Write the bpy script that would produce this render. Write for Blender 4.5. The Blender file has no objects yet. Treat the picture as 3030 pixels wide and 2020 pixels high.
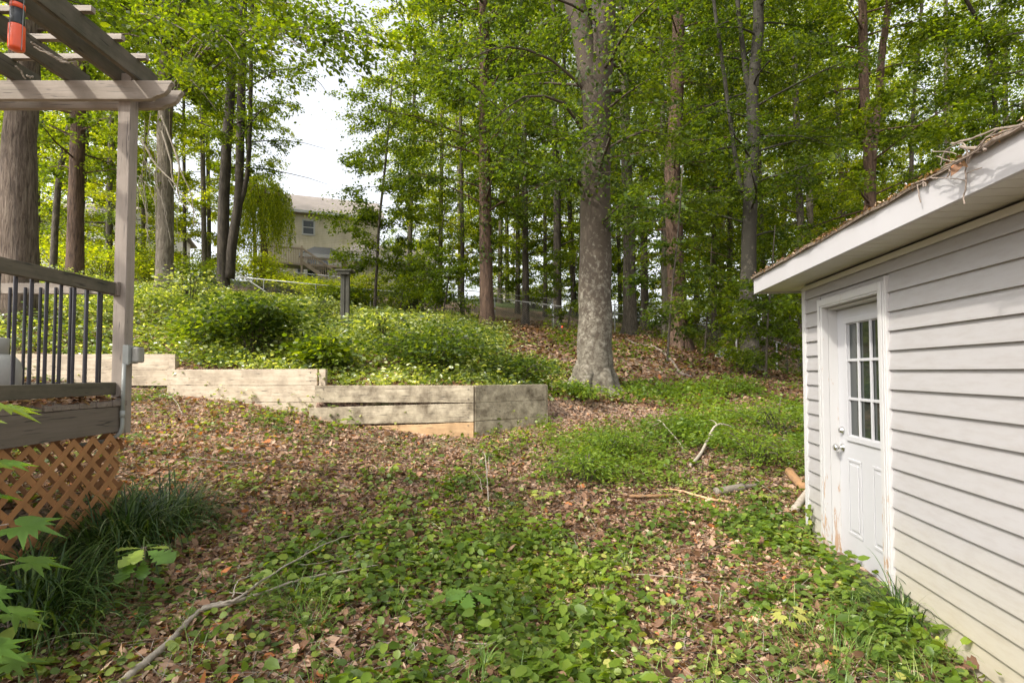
import bpy, bmesh, math, random
import numpy as np
from mathutils import Vector, Matrix
R = math.radians
random.seed(7)
rng = np.random.default_rng(11)
# ------------------------------------------------------------------ camera, world, sun, exposure
sc = bpy.context.scene
col = sc.collection
sc.render.resolution_x, sc.render.resolution_y = 1024, 682
FPX, W_, H_ = 1600.0, 3030.0, 2020.0
PITCH = R(2.0); SHIFT = 34.0
CZ = 1.55
cam = bpy.data.objects.new('camera', bpy.data.cameras.new('camera')); col.objects.link(cam)
cam.data.sensor_width = 36; cam.data.lens = FPX / W_ * 36
cam.data.shift_y = SHIFT / W_
cam.data.clip_start = 0.05; cam.data.clip_end = 2000
cam.location = (0, 0, CZ); cam.rotation_euler = (R(90) + PITCH, 0, 0)
sc.camera = cam
SUN_EL, SUN_AZ = R(46), R(236)      # azimuth measured clockwise from +Y (north)
wd = bpy.data.worlds.new('World'); sc.world = wd; wd.use_nodes = True
nt = wd.node_tree; bg = nt.nodes['Background']
sky = nt.nodes.new('ShaderNodeTexSky'); sky.sky_type = 'NISHITA'; sky.sun_disc = False
sky.sun_elevation = SUN_EL; sky.sun_rotation = SUN_AZ
sky.air_density = 1.0; sky.dust_density = 4.0; sky.ozone_density = 1.0
hs = nt.nodes.new('ShaderNodeHueSaturation'); hs.inputs['Saturation'].default_value = 0.22
hs.inputs['Value'].default_value = 2.15      # bright thin cloud
nt.links.new(sky.outputs[0], hs.inputs['Color']); nt.links.new(hs.outputs[0], bg.inputs[0])
bg.inputs[1].default_value = 0.15
sl = bpy.data.lights.new('sun', 'SUN'); so = bpy.data.objects.new('sun', sl); col.objects.link(so)
sl.energy = 3.6; sl.angle = R(1.5); sl.color = (1.0, 0.95, 0.86)
sd = Vector((math.sin(SUN_AZ) * math.cos(SUN_EL), math.cos(SUN_AZ) * math.cos(SUN_EL), math.sin(SUN_EL)))
so.rotation_euler = sd.to_track_quat('Z', 'Y').to_euler(); so.location = (0, 0, 40)
sc.view_settings.view_transform = 'Standard'; sc.view_settings.look = 'None'
sc.view_settings.gamma = 1; sc.view_settings.exposure = 0.35
sc.render.engine = 'CYCLES'
sc.cycles.max_bounces = 8; sc.cycles.transmission_bounces = 6; sc.cycles.diffuse_bounces = 4

# ------------------------------------------------------------------ layout helpers
cp, sp = math.cos(PITCH), math.sin(PITCH)
def ray(px, py):
    a = (px - W_ / 2) / FPX; b = (H_ / 2 + SHIFT - py) / FPX
    v = Vector((a, cp - b * sp, sp + b * cp))
    return v / v.y
def at(px, py, Y):
    v = ray(px, py) * Y
    return Vector((v.x, Y, CZ + v.z))
def tps(pts):
    p = np.array(pts, float); n = len(p)
    d = np.hypot(p[:, None, 0] - p[None, :, 0], p[:, None, 1] - p[None, :, 1])
    K = np.where(d > 0, d * d * np.log(d + 1e-9), 0) + np.eye(n) * 0.4
    P = np.c_[np.ones(n), p[:, :2]]
    A = np.zeros((n + 3, n + 3)); A[:n, :n] = K; A[:n, n:] = P; A[n:, :n] = P.T
    w = np.linalg.solve(A, np.r_[p[:, 2], 0, 0, 0])
    def f(x, y):
        x = np.asarray(x, float); y = np.asarray(y, float); r = w[n] + w[n + 1] * x + w[n + 2] * y
        for i in range(n):
            q = (x - p[i, 0]) ** 2 + (y - p[i, 1]) ** 2
            r = r + w[i] * 0.5 * q * np.log(q + 1e-12)
        return r
    return f
FAR = [(-.8, 25, 3.8), (4.56, 24, 3.0), (9.3, 22, 2.1), (11, 20.5, 1.3), (5.26, 17, 2.25), (4.8, 22, 3.0), (6.3, 26, 3.6),
       (-6.8, 26, 4.5), (-15.3, 28, 5.5), (-13.8, 32, 6.4), (-1, 29.5, 4.7), (5.3, 28, 3.85), (9, 27, 3.3), (13.4, 25, 2.5),
       (-29.9, 34, 8.0), (0, 40, 6.65), (10, 40, 5.2), (-20, 45, 8.9), (20, 30, 3), (20, 50, 6), (35, 45, 4.5), (-40, 45, 10),
       (0, 60, 7.0), (-40, 90, 9.5), (40, 90, 7.2), (0, 130, 7.5), (-60, 140, 9), (60, 140, 7), (6.6, 15, 1.6), (-.7, 18, 3.0)]
fl = tps(FAR + [(0, 2, 0), (-3, 2, .28), (-3, 3.5, .40), (0, 3.5, .04), (2.3, 3.5, .02), (2.5, 5, .1), (0, 5, .2), (-.5, 7.3, .6), (-2.7, 7.4, .9),
                (-5, 7.8, 1.22), (.5, 8.1, .78), (-2.9, 5.2, .6), (3, 7.5, .55), (3, 10, 1.1), (0, -3, -.4), (6, -3, -.5), (-6, -3, .3), (7, 8, .5),
                (10, 12, .7), (-8, 7.8, 1.5), (-12, 8, 1.9), (-8, 3, .9)])
fu = tps(FAR + [(-.5, 7.6, 1.32), (-2.7, 7.7, 1.36), (-4, 7.9, 1.5), (-5.5, 8.2, 1.68), (-8, 8.3, 1.9), (1.5, 10, 1.22), (.6, 8.6, 1.12), (-3, 10, 1.95), (-4, 13, 2.45),
                (-10.9, 17, 3.9), (-8.2, 10, 2.5), (-12.75, 24, 5.1), (-13, 10, 3.2), (3.5, 12, 1.5), (-16, 8, 2.6), (10, 12, .8), (0, 13, 2.1)])
WALL = [(-14, 8.07), (-4.95, 8.07), (-4.949, 7.80), (-2.72, 7.62), (-2.719, 7.47), (-.52, 7.42), (.52, 8.17)]
def ywall(x): return np.interp(x, [w[0] for w in WALL], [w[1] for w in WALL]) + np.clip(x - .52, 0, 6) * .25
def gz(x, y):
    x = np.asarray(x, float); y = np.asarray(y, float)
    wdt = np.where(x < .5, .10, .12 + np.clip(x - .5, 0, 3) * .9)
    t = np.clip((y - ywall(x) - .05) / wdt, 0, 1); t = t * t * (3 - 2 * t)
    bump = .012 * np.sin(x * 5.1 + 1.3 * np.sin(y * 3.7)) * np.sin(y * 4.3 + x) + .02 * np.sin(x * 1.7 + y * 1.1) 
    return fl(x, y) * (1 - t) + fu(x, y) * t + bump
def G(x, y): return float(gz(x, y))
def hit(px, py, dz=0.0):
    r = ray(px, py); Y = 1.5
    ys = np.arange(1.5, 60, .03); zz = gz(r.x * ys, ys) + dz; rz = CZ + r.z * ys
    k = np.argmax(rz < zz); Y = ys[k]
    return Vector((r.x * Y, Y, G(r.x * Y, Y) + dz))

# ------------------------------------------------------------------ materials
def newmat(name):
    m = bpy.data.materials.new(name); m.use_nodes = True
    n = m.node_tree; b = n.nodes['Principled BSDF']; return m, n, b
def N_(n, t, **kw):
    o = n.nodes.new(t)
    for k, v in kw.items(): setattr(o, k, v)
    return o
def ramp(n, stops):
    r = n.nodes.new('ShaderNodeValToRGB'); e = r.color_ramp.elements
    while len(e) < len(stops): e.new(.5)
    for i, (p, c) in enumerate(stops): e[i].position = p; e[i].color = (*c, 1)
    return r
def coords(n, scale=(1, 1, 1), rot=(0, 0, 0)):
    tc = n.nodes.new('ShaderNodeTexCoord'); mp = n.nodes.new('ShaderNodeMapping')
    mp.inputs['Scale'].default_value = scale; mp.inputs['Rotation'].default_value = rot
    n.links.new(tc.outputs['Object'], mp.inputs[0]); return mp.outputs[0]
def noise(n, vec, scale, detail=6, rough=.6, dist=0):
    o = n.nodes.new('ShaderNodeTexNoise'); o.inputs['Scale'].default_value = scale; o.inputs['Detail'].default_value = detail
    o.inputs['Roughness'].default_value = rough; o.inputs['Distortion'].default_value = dist
    n.links.new(vec, o.inputs['Vector']); return o.outputs['Fac']
def mixc(n, f, a, b, bt='MIX'):
    o = n.nodes.new('ShaderNodeMix'); o.data_type = 'RGBA'; o.blend_type = bt
    for s, v in ((o.inputs[0], f), (o.inputs[6], a), (o.inputs[7], b)):
        if isinstance(v, (int, float)): s.default_value = v
        elif isinstance(v, tuple): s.default_value = (*v, 1)
        else: n.links.new(v, s)
    return o.outputs[2]
def bump(n, b, h, dist, strength=1):
    o = n.nodes.new('ShaderNodeBump'); o.inputs['Distance'].default_value = dist; o.inputs['Strength'].default_value = strength
    n.links.new(h, o.inputs['Height']); n.links.new(o.outputs[0], b.inputs['Normal'])
def wood(name, a, b_, dark, axis=0, rough=.75, dirt=.5, mottle=3.0):
    m, n, b = newmat(name); s = [28, 28, 28]; s[axis] = 1.6
    v = coords(n, tuple(s)); g = noise(n, v, 1.0, 5, .6, .4)
    r = ramp(n, [(.3, a), (.7, b_)]); n.links.new(g, r.inputs[0])
    v2 = coords(n, (1, 1, 1)); d = noise(n, v2, mottle, 8, .68)
    r2 = ramp(n, [(.5 - .12 * dirt, (0, 0, 0)), (.72, (1, 1, 1))]); n.links.new(d, r2.inputs[0])
    ck = noise(n, coords(n, tuple(x * 2.2 for x in s)), 1.0, 2, .5, .8); rk = ramp(n, [(.30, (.35, .35, .35)), (.37, (1, 1, 1))]); n.links.new(ck, rk.inputs[0])
    mu = N_(n, 'ShaderNodeMath', operation='MULTIPLY'); mu.inputs[1].default_value = dirt; n.links.new(r2.outputs[0], mu.inputs[0])
    c = mixc(n, 1.0, mixc(n, mu.outputs[0], r.outputs[0], dark), rk.outputs[0], 'MULTIPLY'); n.links.new(c, b.inputs['Base Color'])
    b.inputs['Roughness'].default_value = rough; bump(n, b, g, .004, .6); return m
def plain(name, c, rough=.6, metal=0, c2=None, scale=8, bmp=0):
    m, n, b = newmat(name)
    if c2 is None: c2 = tuple(x * .75 for x in c)
    g = noise(n, coords(n), scale, 6, .65)
    r = ramp(n, [(.35, c), (.75, c2)]); n.links.new(g, r.inputs[0]); n.links.new(r.outputs[0], b.inputs['Base Color'])
    b.inputs['Roughness'].default_value = rough; b.inputs['Metallic'].default_value = metal
    if bmp: bump(n, b, g, bmp)
    return m
def leafmat(name, stops, trans=.5, rough=.45, tcol=2.3, spec=.35):
    m, n, b = newmat(name)
    at_ = n.nodes.new('ShaderNodeAttribute'); at_.attribute_name = 'rnd'
    r = ramp(n, stops); n.links.new(at_.outputs['Fac'], r.inputs[0])
    n.links.new(r.outputs[0], b.inputs['Base Color']); b.inputs['Roughness'].default_value = rough
    b.inputs['Specular IOR Level'].default_value = spec
    if trans > 0:
        tr = n.nodes.new('ShaderNodeBsdfTranslucent')
        tcl = mixc(n, 1.0, r.outputs[0], (tcol * 1.25, tcol * 1.12, tcol * .26), 'MULTIPLY'); n.links.new(tcl, tr.inputs[0])
        mx = n.nodes.new('ShaderNodeMixShader'); mx.inputs[0].default_value = trans
        n.links.new(b.outputs[0], mx.inputs[1]); n.links.new(tr.outputs[0], mx.inputs[2])
        n.links.new(mx.outputs[0], n.nodes['Material Output'].inputs[0])
    return m
def bark(name, a, b_, c, vscale=(9, 9, 2.2), bmp=.03, patch=None, pscale=2.0):
    m, n, b = newmat(name); g = noise(n, coords(n, vscale), 1.0, 8, .7, .6)
    r = ramp(n, [(.32, a), (.5, b_), (.68, c)]); n.links.new(g, r.inputs[0]); out = r.outputs[0]
    if patch:
        p = noise(n, coords(n, (1, 1, .8)), pscale, 9, .75, .3); r2 = ramp(n, [(.47, (0, 0, 0)), (.56, (1, 1, 1))]); n.links.new(p, r2.inputs[0])
        sx_ = n.nodes.new('ShaderNodeSeparateXYZ'); n.links.new(coords(n), sx_.inputs[0]); mr_ = n.nodes.new('ShaderNodeMapRange')
        for q_, v_ in ((1, .3), (2, 3.6), (3, -.06), (4, .15)): mr_.inputs[q_].default_value = v_
        n.links.new(sx_.outputs[2], mr_.inputs[0]); ad_ = N_(n, 'ShaderNodeMath', operation='ADD'); n.links.new(p, ad_.inputs[0]); n.links.new(mr_.outputs[0], ad_.inputs[1]); n.links.new(ad_.outputs[0], r2.inputs[0])
        out = mixc(n, r2.outputs[0], out, patch)
    n.links.new(out, b.inputs['Base Color']); b.inputs['Roughness'].default_value = .9; bump(n, b, g, bmp); return m

M = {}
M['beam_light'] = wood('painted_beam', (.35, .295, .24), (.26, .215, .17), (.13, .11, .075), 0, dirt=.5)
M['wood_y_shaded'] = wood('shade_toned_taupe_wood', (.14, .115, .08), (.09, .075, .05), (.035, .038, .018), 1, dirt=.8)  # taupe darkened in the colour to stand for shade on rafters and rails
M['post'] = wood('painted_post', (.34, .285, .235), (.26, .215, .175), (.14, .11, .08), 2, dirt=.4)
M['rim'] = wood('taupe_rim_paint', (.17, .135, .105), (.13, .105, .08), (.06, .05, .035), 1, dirt=.3)
M['plank'] = wood('bare_timber_plank', (.58, .475, .35), (.40, .32, .225), (.11, .085, .055), 0, dirt=.6, mottle=4.0)
M['plank_dirty'] = wood('lichen_timber_plank', (.56, .475, .34), (.36, .30, .20), (.075, .05, .025), 0, dirt=1.0, mottle=5.5)
M['plank_clay'] = wood('clay_stained_plank', (.60, .40, .21), (.48, .30, .15), (.20, .11, .05), 0, dirt=.5)
M['lattice'] = plain('orange_brown_lattice', (.42, .20, .075), .65, 0, (.27, .125, .05), 4)
M['black'] = plain('black_baluster', (.016, .014, .018), .35, 0, (.03, .026, .03), 30)
M['deckboard'] = wood('deck_boards', (.26, .21, .17), (.18, .14, .11), (.07, .05, .03), 0, dirt=.7)
M['metal'] = plain('galvanised_metal', (.30, .30, .285), .5, .5, (.2, .2, .19), 14)
M['greybox'] = plain('grey_utility_plastic', (.33, .34, .31), .45, 0, (.28, .28, .25), 10)
M['clear'] = plain('smoky_cover_plastic', (.33, .32, .28), .2, 0, (.26, .24, .2), 12)
M['orange'] = plain('orange_plastic', (.75, .10, .03), .3, 0, (.68, .08, .025), 4)
M['darkcap'] = plain('black_plastic', (.02, .022, .022), .35, 0, (.03, .035, .03), 9)
M['tank'] = plain('grey_tank_paint', (.42, .41, .37), .45, 0, (.33, .32, .28), 7)
M['white'] = plain('white_paint', (.40, .395, .405), .5, 0, (.37, .365, .37), 3)
M['fascia'] = plain('white_fascia_metal', (.42, .405, .41), .45, 0, (.39, .375, .375), 1.5)
M['soffit'] = plain('soffit_vinyl', (.50, .485, .44), .5, 0, (.44, .42, .37), 3)
M['vinylsill'] = plain('corner_vinyl', (.47, .455, .45), .5, 0, (.42, .41, .39), 3)
M['chrome'] = plain('brushed_nickel', (.62, .61, .58), .25, 1, (.5, .5, .48), 12)
M['shingle'] = plain('brown_shingle', (.10, .075, .05), .95, 0, (.2, .15, .11), 30, .01)
M['stick'] = plain('grey_bark_stick', (.36, .31, .25), .85, 0, (.20, .165, .125), 22, .002)
M['twig'] = plain('dry_twig', (.24, .19, .15), .85, 0, (.13, .10, .08), 22)
M['woodchip'] = plain('split_pale_wood', (.56, .37, .2), .8, 0, (.38, .22, .11), 12, .004)
M['darklog'] = plain('damp_dark_log', (.13, .11, .085), .9, 0, (.2, .17, .13), 12, .01)
M['brownlog'] = plain('brown_bark_log', (.30, .16, .07), .9, 0, (.17, .10, .05), 12, .01)
M['concrete'] = plain('broken_concrete', (.5, .5, .44), .9, 0, (.38, .38, .32), 12, .004)
M['ashpost'] = wood('silvered_post_wood', (.13, .115, .085), (.06, .055, .04), (.025, .03, .012), 2, dirt=.7)

# vinyl siding : light grey, cream dirt splash near the ground (a stain that belongs to the wall)
m, n, b = newmat('grey_vinyl_siding'); M['siding'] = m
tc = coords(n); sx = n.nodes.new('ShaderNodeSeparateXYZ'); n.links.new(tc, sx.inputs[0])
g = noise(n, tc, 1.1, 6, .6); g2 = noise(n, coords(n, (1, 1, 5)), 6, 6, .7)
ad = N_(n, 'ShaderNodeMath', operation='MULTIPLY_ADD'); ad.inputs[1].default_value = .7; ad.inputs[2].default_value = -.35; n.links.new(g, ad.inputs[0])
su = N_(n, 'ShaderNodeMath', operation='ADD'); n.links.new(sx.outputs[2], su.inputs[0]); n.links.new(ad.outputs[0], su.inputs[1])
rr = ramp(n, [(.06, (.36, .32, .245)), (.34, (.335, .312, .275)), (.66, (.315, .300, .298))]); n.links.new(su.outputs[0], rr.inputs[0])
r3 = ramp(n, [(.45, (1, 1, 1)), (.8, (.86, .84, .80))]); n.links.new(g2, r3.inputs[0])
n.links.new(mixc(n, 1.0, rr.outputs[0], r3.outputs[0], 'MULTIPLY'), b.inputs['Base Color']); b.inputs['Roughness'].default_value = .5
# peeling jamb paint
m, n, b = newmat('peeling_white_paint'); M['peel'] = m
g = noise(n, coords(n, (30, 30, 4)), 1, 8, .75, .5); tc = coords(n); sx = n.nodes.new('ShaderNodeSeparateXYZ'); n.links.new(tc, sx.inputs[0])
mr = n.nodes.new('ShaderNodeMapRange'); mr.inputs[1].default_value = 0; mr.inputs[2].default_value = 1.0; mr.inputs[3].default_value = .13; mr.inputs[4].default_value = -.03
n.links.new(sx.outputs[2], mr.inputs[0]); su = N_(n, 'ShaderNodeMath', operation='ADD'); n.links.new(g, su.inputs[0]); n.links.new(mr.outputs[0], su.inputs[1])
rr = ramp(n, [(.60, (.42, .41, .40)), (.63, (.33, .22, .14))]); n.links.new(su.outputs[0], rr.inputs[0]); n.links.new(rr.outputs[0], b.inputs['Base Color'])
b.inputs['Roughness'].default_value = .6; bump(n, b, su.outputs[0], .003)
# glass
m, n, b = newmat('dark_window_glass'); M['glass'] = m
b.inputs['Base Color'].default_value = (.02, .025, .022, 1); b.inputs['Roughness'].default_value = .05
b.inputs['Specular IOR Level'].default_value = .8

# forest floor
m, n, b = newmat('leaf_litter_ground'); M['ground'] = m
tc = coords(n)
vo = n.nodes.new('ShaderNodeTexVoronoi'); vo.inputs['Scale'].default_value = 26; vo.inputs['Randomness'].default_value = 1
n.links.new(tc, vo.inputs['Vector'])
sep = n.nodes.new('ShaderNodeSeparateColor'); n.links.new(vo.outputs['Color'], sep.inputs[0])
rl = ramp(n, [(0, (.05, .028, .018)), (.35, (.13, .078, .05)), (.7, (.24, .155, .105)), (1, (.38, .27, .19))]); n.links.new(sep.outputs[0], rl.inputs[0])
g1 = noise(n, tc, .9, 8, .7); g2 = noise(n, tc, 22, 4, .6)
rg = ramp(n, [(.3, (.03, .05, .01)), (.7, (.11, .15, .03))]); n.links.new(g2, rg.inputs[0])
sx = n.nodes.new('ShaderNodeSeparateXYZ'); n.links.new(tc, sx.inputs[0])
# green share grows past the fence crest (a mown lawn on the far side) 
mr = n.nodes.new('ShaderNodeMapRange'); mr.inputs[1].default_value = 33; mr.inputs[2].default_value = 37; mr.inputs[3].default_value = 0; mr.inputs[4].default_value = .5; mr.clamp = True
n.links.new(sx.outputs[1], mr.inputs[0]); su = N_(n, 'ShaderNodeMath', operation='ADD'); n.links.new(g1, su.inputs[0]); n.links.new(mr.outputs[0], su.inputs[1])
rf = ramp(n, [(.55, (0, 0, 0)), (.68, (1, 1, 1))]); n.links.new(su.outputs[0], rf.inputs[0])
n.links.new(mixc(n, rf.outputs[0], rl.outputs[0], rg.outputs[0]), b.inputs['Base Color']); b.inputs['Roughness'].default_value = .9
bump(n, b, vo.outputs['Distance'], .02)

GRN = [(0, (.035, .075, .012)), (.4, (.06, .12, .016)), (.75, (.10, .17, .02)), (1, (.16, .22, .03))]
M['leaf_mid'] = leafmat('green_tree_leaf', [(0, (.030, .052, .005)), (.5, (.074, .118, .008)), (1, (.165, .205, .013))], .53)
M['leaf_dark'] = leafmat('deep_green_tree_leaf', [(0, (.022, .042, .007)), (.5, (.048, .082, .010)), (1, (.110, .148, .016))], .47)
M['leaf_bright'] = leafmat('yellow_green_tree_leaf', [(0, (.08, .125, .007)), (.5, (.17, .22, .011)), (1, (.30, .32, .018))], .55)
M['leaf_brush_glint'] = leafmat('undergrowth_leaf_sun_glint', [(0, (.045, .08, .015)), (.4, (.12, .165, .032)), (.72, (.27, .32, .10)), (.93, (.42, .46, .22)), (1, (.60, .62, .44))], .42, .30, spec=.8)  # palest stops paint sunlit glints into the leaf colour
M['leaf_ground'] = leafmat('ground_cover_leaf', [(0, (.055, .095, .020)), (.5, (.12, .17, .030)), (.88, (.21, .26, .048)), (1, (.38, .37, .10))], .3, .45)
M['leaf_litter'] = leafmat('fallen_brown_leaf', [(0, (.03, .015, .009)), (.25, (.105, .055, .032)), (.55, (.25, .145, .090)), (.85, (.43, .29, .20)), (.94, (.55, .41, .30)), (1, (.42, .16, .06))], .12, .7, spec=.15)
M['leaf_fern'] = leafmat('bright_soft_leaf', [(0, (.06, .105, .014)), (.5, (.11, .175, .020)), (1, (.20, .265, .035))], .42)
M['leaf_sapling'] = leafmat('lobed_sapling_leaf', [(0, (.06, .13, .03)), (.5, (.11, .20, .038)), (1, (.28, .36, .07))], .4, .35)
M['blade'] = leafmat('dark_strap_blade', [(0, (.012, .030, .006)), (.6, (.035, .075, .012)), (.9, (.09, .14, .03)), (1, (.26, .30, .16))], .2, .45, spec=.35)
M['grass'] = leafmat('light_grass_blade', [(0, (.06, .12, .02)), (.6, (.11, .19, .03)), (1, (.24, .27, .09))], .3, .4)
M['bark_smooth'] = bark('smooth_dark_grey_bark', (.05, .042, .030), (.10, .085, .062), (.17, .15, .115), (8, 8, 10), .006, (.035, .03, .02), 5)
M['bark_oak'] = bark('furrowed_grey_oak_bark', (.03, .018, .010), (.14, .10, .07), (.26, .205, .15), (26, 26, 3.2), .09)
M['bark_beech'] = bark('mottled_beech_bark', (.055, .045, .031), (.13, .11, .08), (.26, .235, .185), (9, 9, 14), .006, (.060, .044, .029), 11)
M['bark_grey'] = bark('grey_bark', (.025, .019, .013), (.08, .064, .046), (.16, .135, .10), (16, 16, 4), .05)
M['bark_red'] = bark('red_brown_bark', (.025, .014, .009), (.095, .055, .034), (.17, .105, .068), (20, 20, 3), .06)
M['bark_dark'] = bark('dark_bark', (.018, .014, .010), (.05, .038, .027), (.10, .082, .06), (10, 10, 2), .03)
M['bark_pale'] = bark('pale_bark', (.06, .046, .032), (.17, .14, .105), (.27, .235, .185), (14, 14, 4), .04)

# ------------------------------------------------------------------ object helpers
def tag(o, label=None, cat=None, group=None, kind=None):
    if label: o['label'] = label
    if cat: o['category'] = cat
    if group: o['group'] = group
    if kind: o['kind'] = kind
    return o
def thing(name, label, cat, loc=(0, 0, 0), group=None):
    o = bpy.data.objects.new(name, None); o.empty_display_size = .2; o.location = loc; col.objects.link(o)
    return tag(o, label, cat, group)
class MB:
    def __init__(s): s.v = []; s.f = []
    def add(s, vs, fs):
        k = len(s.v); s.v += [tuple(v) for v in vs]; s.f += [tuple(i + k for i in f) for f in fs]; return s
    def box(s, x0, x1, y0, y1, z0, z1, mat=None):
        vs = [(x, y, z) for x in (x0, x1) for y in (y0, y1) for z in (z0, z1)]
        if mat is not None: vs = [mat @ Vector(v) for v in vs]
        return s.add(vs, [(0, 1, 3, 2), (4, 6, 7, 5), (0, 4, 5, 1), (2, 3, 7, 6), (0, 2, 6, 4), (1, 5, 7, 3)])
    def bar(s, a, b, w, h, up=Vector((0, 0, 1))):
        a = Vector(a); b = Vector(b); d = (b - a).normalized(); sd_ = d.cross(up)
        if sd_.length < 1e-4: sd_ = Vector((1, 0, 0))
        sd_.normalize(); u = sd_.cross(d)
        vs = [p + sd_ * (i * w / 2) + u * (j * h / 2) for p in (a, b) for i, j in ((-1, -1), (1, -1), (1, 1), (-1, 1))]
        return s.add(vs, [(3, 2, 1, 0), (4, 5, 6, 7), (0, 1, 5, 4), (1, 2, 6, 5), (2, 3, 7, 6), (3, 0, 4, 7)])
    def tube(s, pts, rad, n=8, jit=0, cap=True):
        pts = [Vector(p) for p in pts]; k = len(pts); base = len(s.v)
        if not hasattr(rad, '__len__'): rad = [rad] * k
        ref = Vector((1, 0, 0)) if abs((pts[-1] - pts[0]).normalized().x) < .8 else Vector((0, 1, 0))
        for i, p in enumerate(pts):
            d = (pts[min(i + 1, k - 1)] - pts[max(i - 1, 0)]).normalized()
            a = d.cross(ref).normalized(); c = a.cross(d)
            for j in range(n):
                th = 2 * math.pi * j / n; r = rad[i] * (1 + (random.uniform(-jit, jit) if jit else 0))
                s.v.append(tuple(p + (a * math.cos(th) + c * math.sin(th)) * r))
        for i in range(k - 1):
            for j in range(n):
                j2 = (j + 1) % n
                s.f.append((base + i * n + j, base + i * n + j2, base + (i + 1) * n + j2, base + (i + 1) * n + j))
        if cap:
            s.f.append(tuple(base + j for j in range(n))[::-1]); s.f.append(tuple(base + (k - 1) * n + j for j in range(n)))
        return s
    def prism(s, prof, y0, y1):      # profile in x,z extruded along y
        k = len(prof); vs = [(x, y0, z) for x, z in prof] + [(x, y1, z) for x, z in prof]
        return s.add(vs, [tuple(range(k)), tuple(range(2 * k - 1, k - 1, -1))] + [(i, i + k, (i + 1) % k + k, (i + 1) % k) for i in range(k)])
    def lathe(s, prof, c, n=20):
        base = len(s.v)
        for r, z in prof:
            for j in range(n):
                a = 2 * math.pi * j / n; s.v.append((c[0] + r * math.cos(a), c[1] + r * math.sin(a), c[2] + z))
        for i in range(len(prof) - 1):
            for j in range(n):
                j2 = (j + 1) % n; s.f.append((base + i * n + j, base + i * n + j2, base + (i + 1) * n + j2, base + (i + 1) * n + j))
        s.f.append(tuple(base + (len(prof) - 1) * n + j for j in range(n))); s.f.append(tuple(base + j for j in range(n))[::-1])
        return s
    def build(s, name, mat, parent=None, bevel=0, smooth=False):
        me = bpy.data.meshes.new(name); off = Vector((0, 0, 0)); p = parent
        while p is not None: off += p.location; p = p.parent
        me.from_pydata([tuple(Vector(v) - off) for v in s.v], [], s.f); me.update()
        bm = bmesh.new(); bm.from_mesh(me); bmesh.ops.recalc_face_normals(bm, faces=bm.faces); bm.to_mesh(me); bm.free()
        if smooth: me.polygons.foreach_set('use_smooth', [True] * len(me.polygons))
        me.materials.append(mat); o = bpy.data.objects.new(name, me); col.objects.link(o)
        if parent is not None: o.parent = parent
        if bevel:
            bv = o.modifiers.new('bevel', 'BEVEL'); bv.width = bevel; bv.segments = 2; bv.limit_method = 'ANGLE'
        return o
def np_mesh(name, V, loops, starts, mat, parent=None, face_rnd=None):
    me = bpy.data.meshes.new(name)
    off = np.zeros(3); p = parent
    while p is not None: off += np.array(p.location); p = p.parent
    V = V - off
    me.vertices.add(len(V)); me.vertices.foreach_set('co', V.astype(np.float32).ravel())
    me.loops.add(len(loops)); me.loops.foreach_set('vertex_index', loops.astype(np.int32))
    me.polygons.add(len(starts)); me.polygons.foreach_set('loop_start', starts.astype(np.int32))
    try: me.polygons.foreach_set('loop_total', np.diff(np.r_[starts, len(loops)]).astype(np.int32))
    except Exception: pass
    me.update(calc_edges=True)
    if face_rnd is not None:
        a = me.attributes.new('rnd', 'FLOAT', 'FACE'); a.data.foreach_set('value', face_rnd.astype(np.float32))
    me.materials.append(mat); o = bpy.data.objects.new(name, me); col.objects.link(o)
    if parent is not None: o.parent = parent
    return o
def fan(outl, mid=None):
    """template from half outline points (u, v>=0): mirrored, folded at the midrib"""
    v = [(0, 0, 0)] + [(u, 0, -.10 * u * u) for u, w in outl[:-1]] + [(1, 0, -.14)]
    k = len(outl) - 1
    L = [(u, w, .10 * w - .10 * u * u) for u, w in outl[:-1]]; Rr = [(u, -w, .10 * w - .10 * u * u) for u, w in outl[:-1]]
    vs = v + L + Rr; f = []
    l0 = k + 2; r0 = l0 + k
    f += [(0, l0, 1)[::-1], (0, 1, r0)[::-1]]
    for i in range(k - 1):
        f += [(1 + i, l0 + i, l0 + i + 1, 2 + i)[::-1], (1 + i, 2 + i, r0 + i + 1, r0 + i)[::-1]]
    f += [(k, l0 + k - 1, k + 1)[::-1], (k, k + 1, r0 + k - 1)[::-1]]
    return np.array(vs, float), f
T_QUAD = (np.array([(0, 0, 0), (.45, .33, .05), (1, 0, -.08), (.45, -.33, .05)], float), [(0, 3, 2, 1)])
T_OVATE = (np.array([(0, 0, 0), (.5, 0, -.02), (1, 0, -.12), (.2, .26, .05), (.62, .27, .03), (.2, -.26, .05), (.62, -.27, .03)], float),
           [(0, 1, 4, 3), (1, 2, 4), (0, 5, 6, 1), (1, 6, 2)])
T_ROUND = (np.array([(0, 0, 0), (.5, 0, -.03), (1, 0, -.05), (.08, .30, .07), (.5, .46, .06), (.85, .26, .02), (.08, -.30, .07), (.5, -.46, .06), (.85, -.26, .02)], float),
           [(0, 1, 4, 3), (1, 2, 5, 4), (0, 6, 7, 1), (1, 7, 8, 2)])
def star(lobes, rin):
    vs = [(.25, 0, 0)]; k = len(lobes)
    for i, (a, r) in enumerate(lobes):
        vs.append((.25 + r * math.cos(R(a)), r * math.sin(R(a)), -.22 * r * r))
        if i < k - 1:
            b = (a + lobes[i + 1][0]) / 2; vs.append((.25 + rin * math.cos(R(b)), rin * math.sin(R(b)), .02))
    vs.append((.12, 0, 0)); m_ = len(vs) - 1
    return np.array(vs, float), [(0, i, i + 1)[::-1] for i in range(1, m_)]
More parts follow.
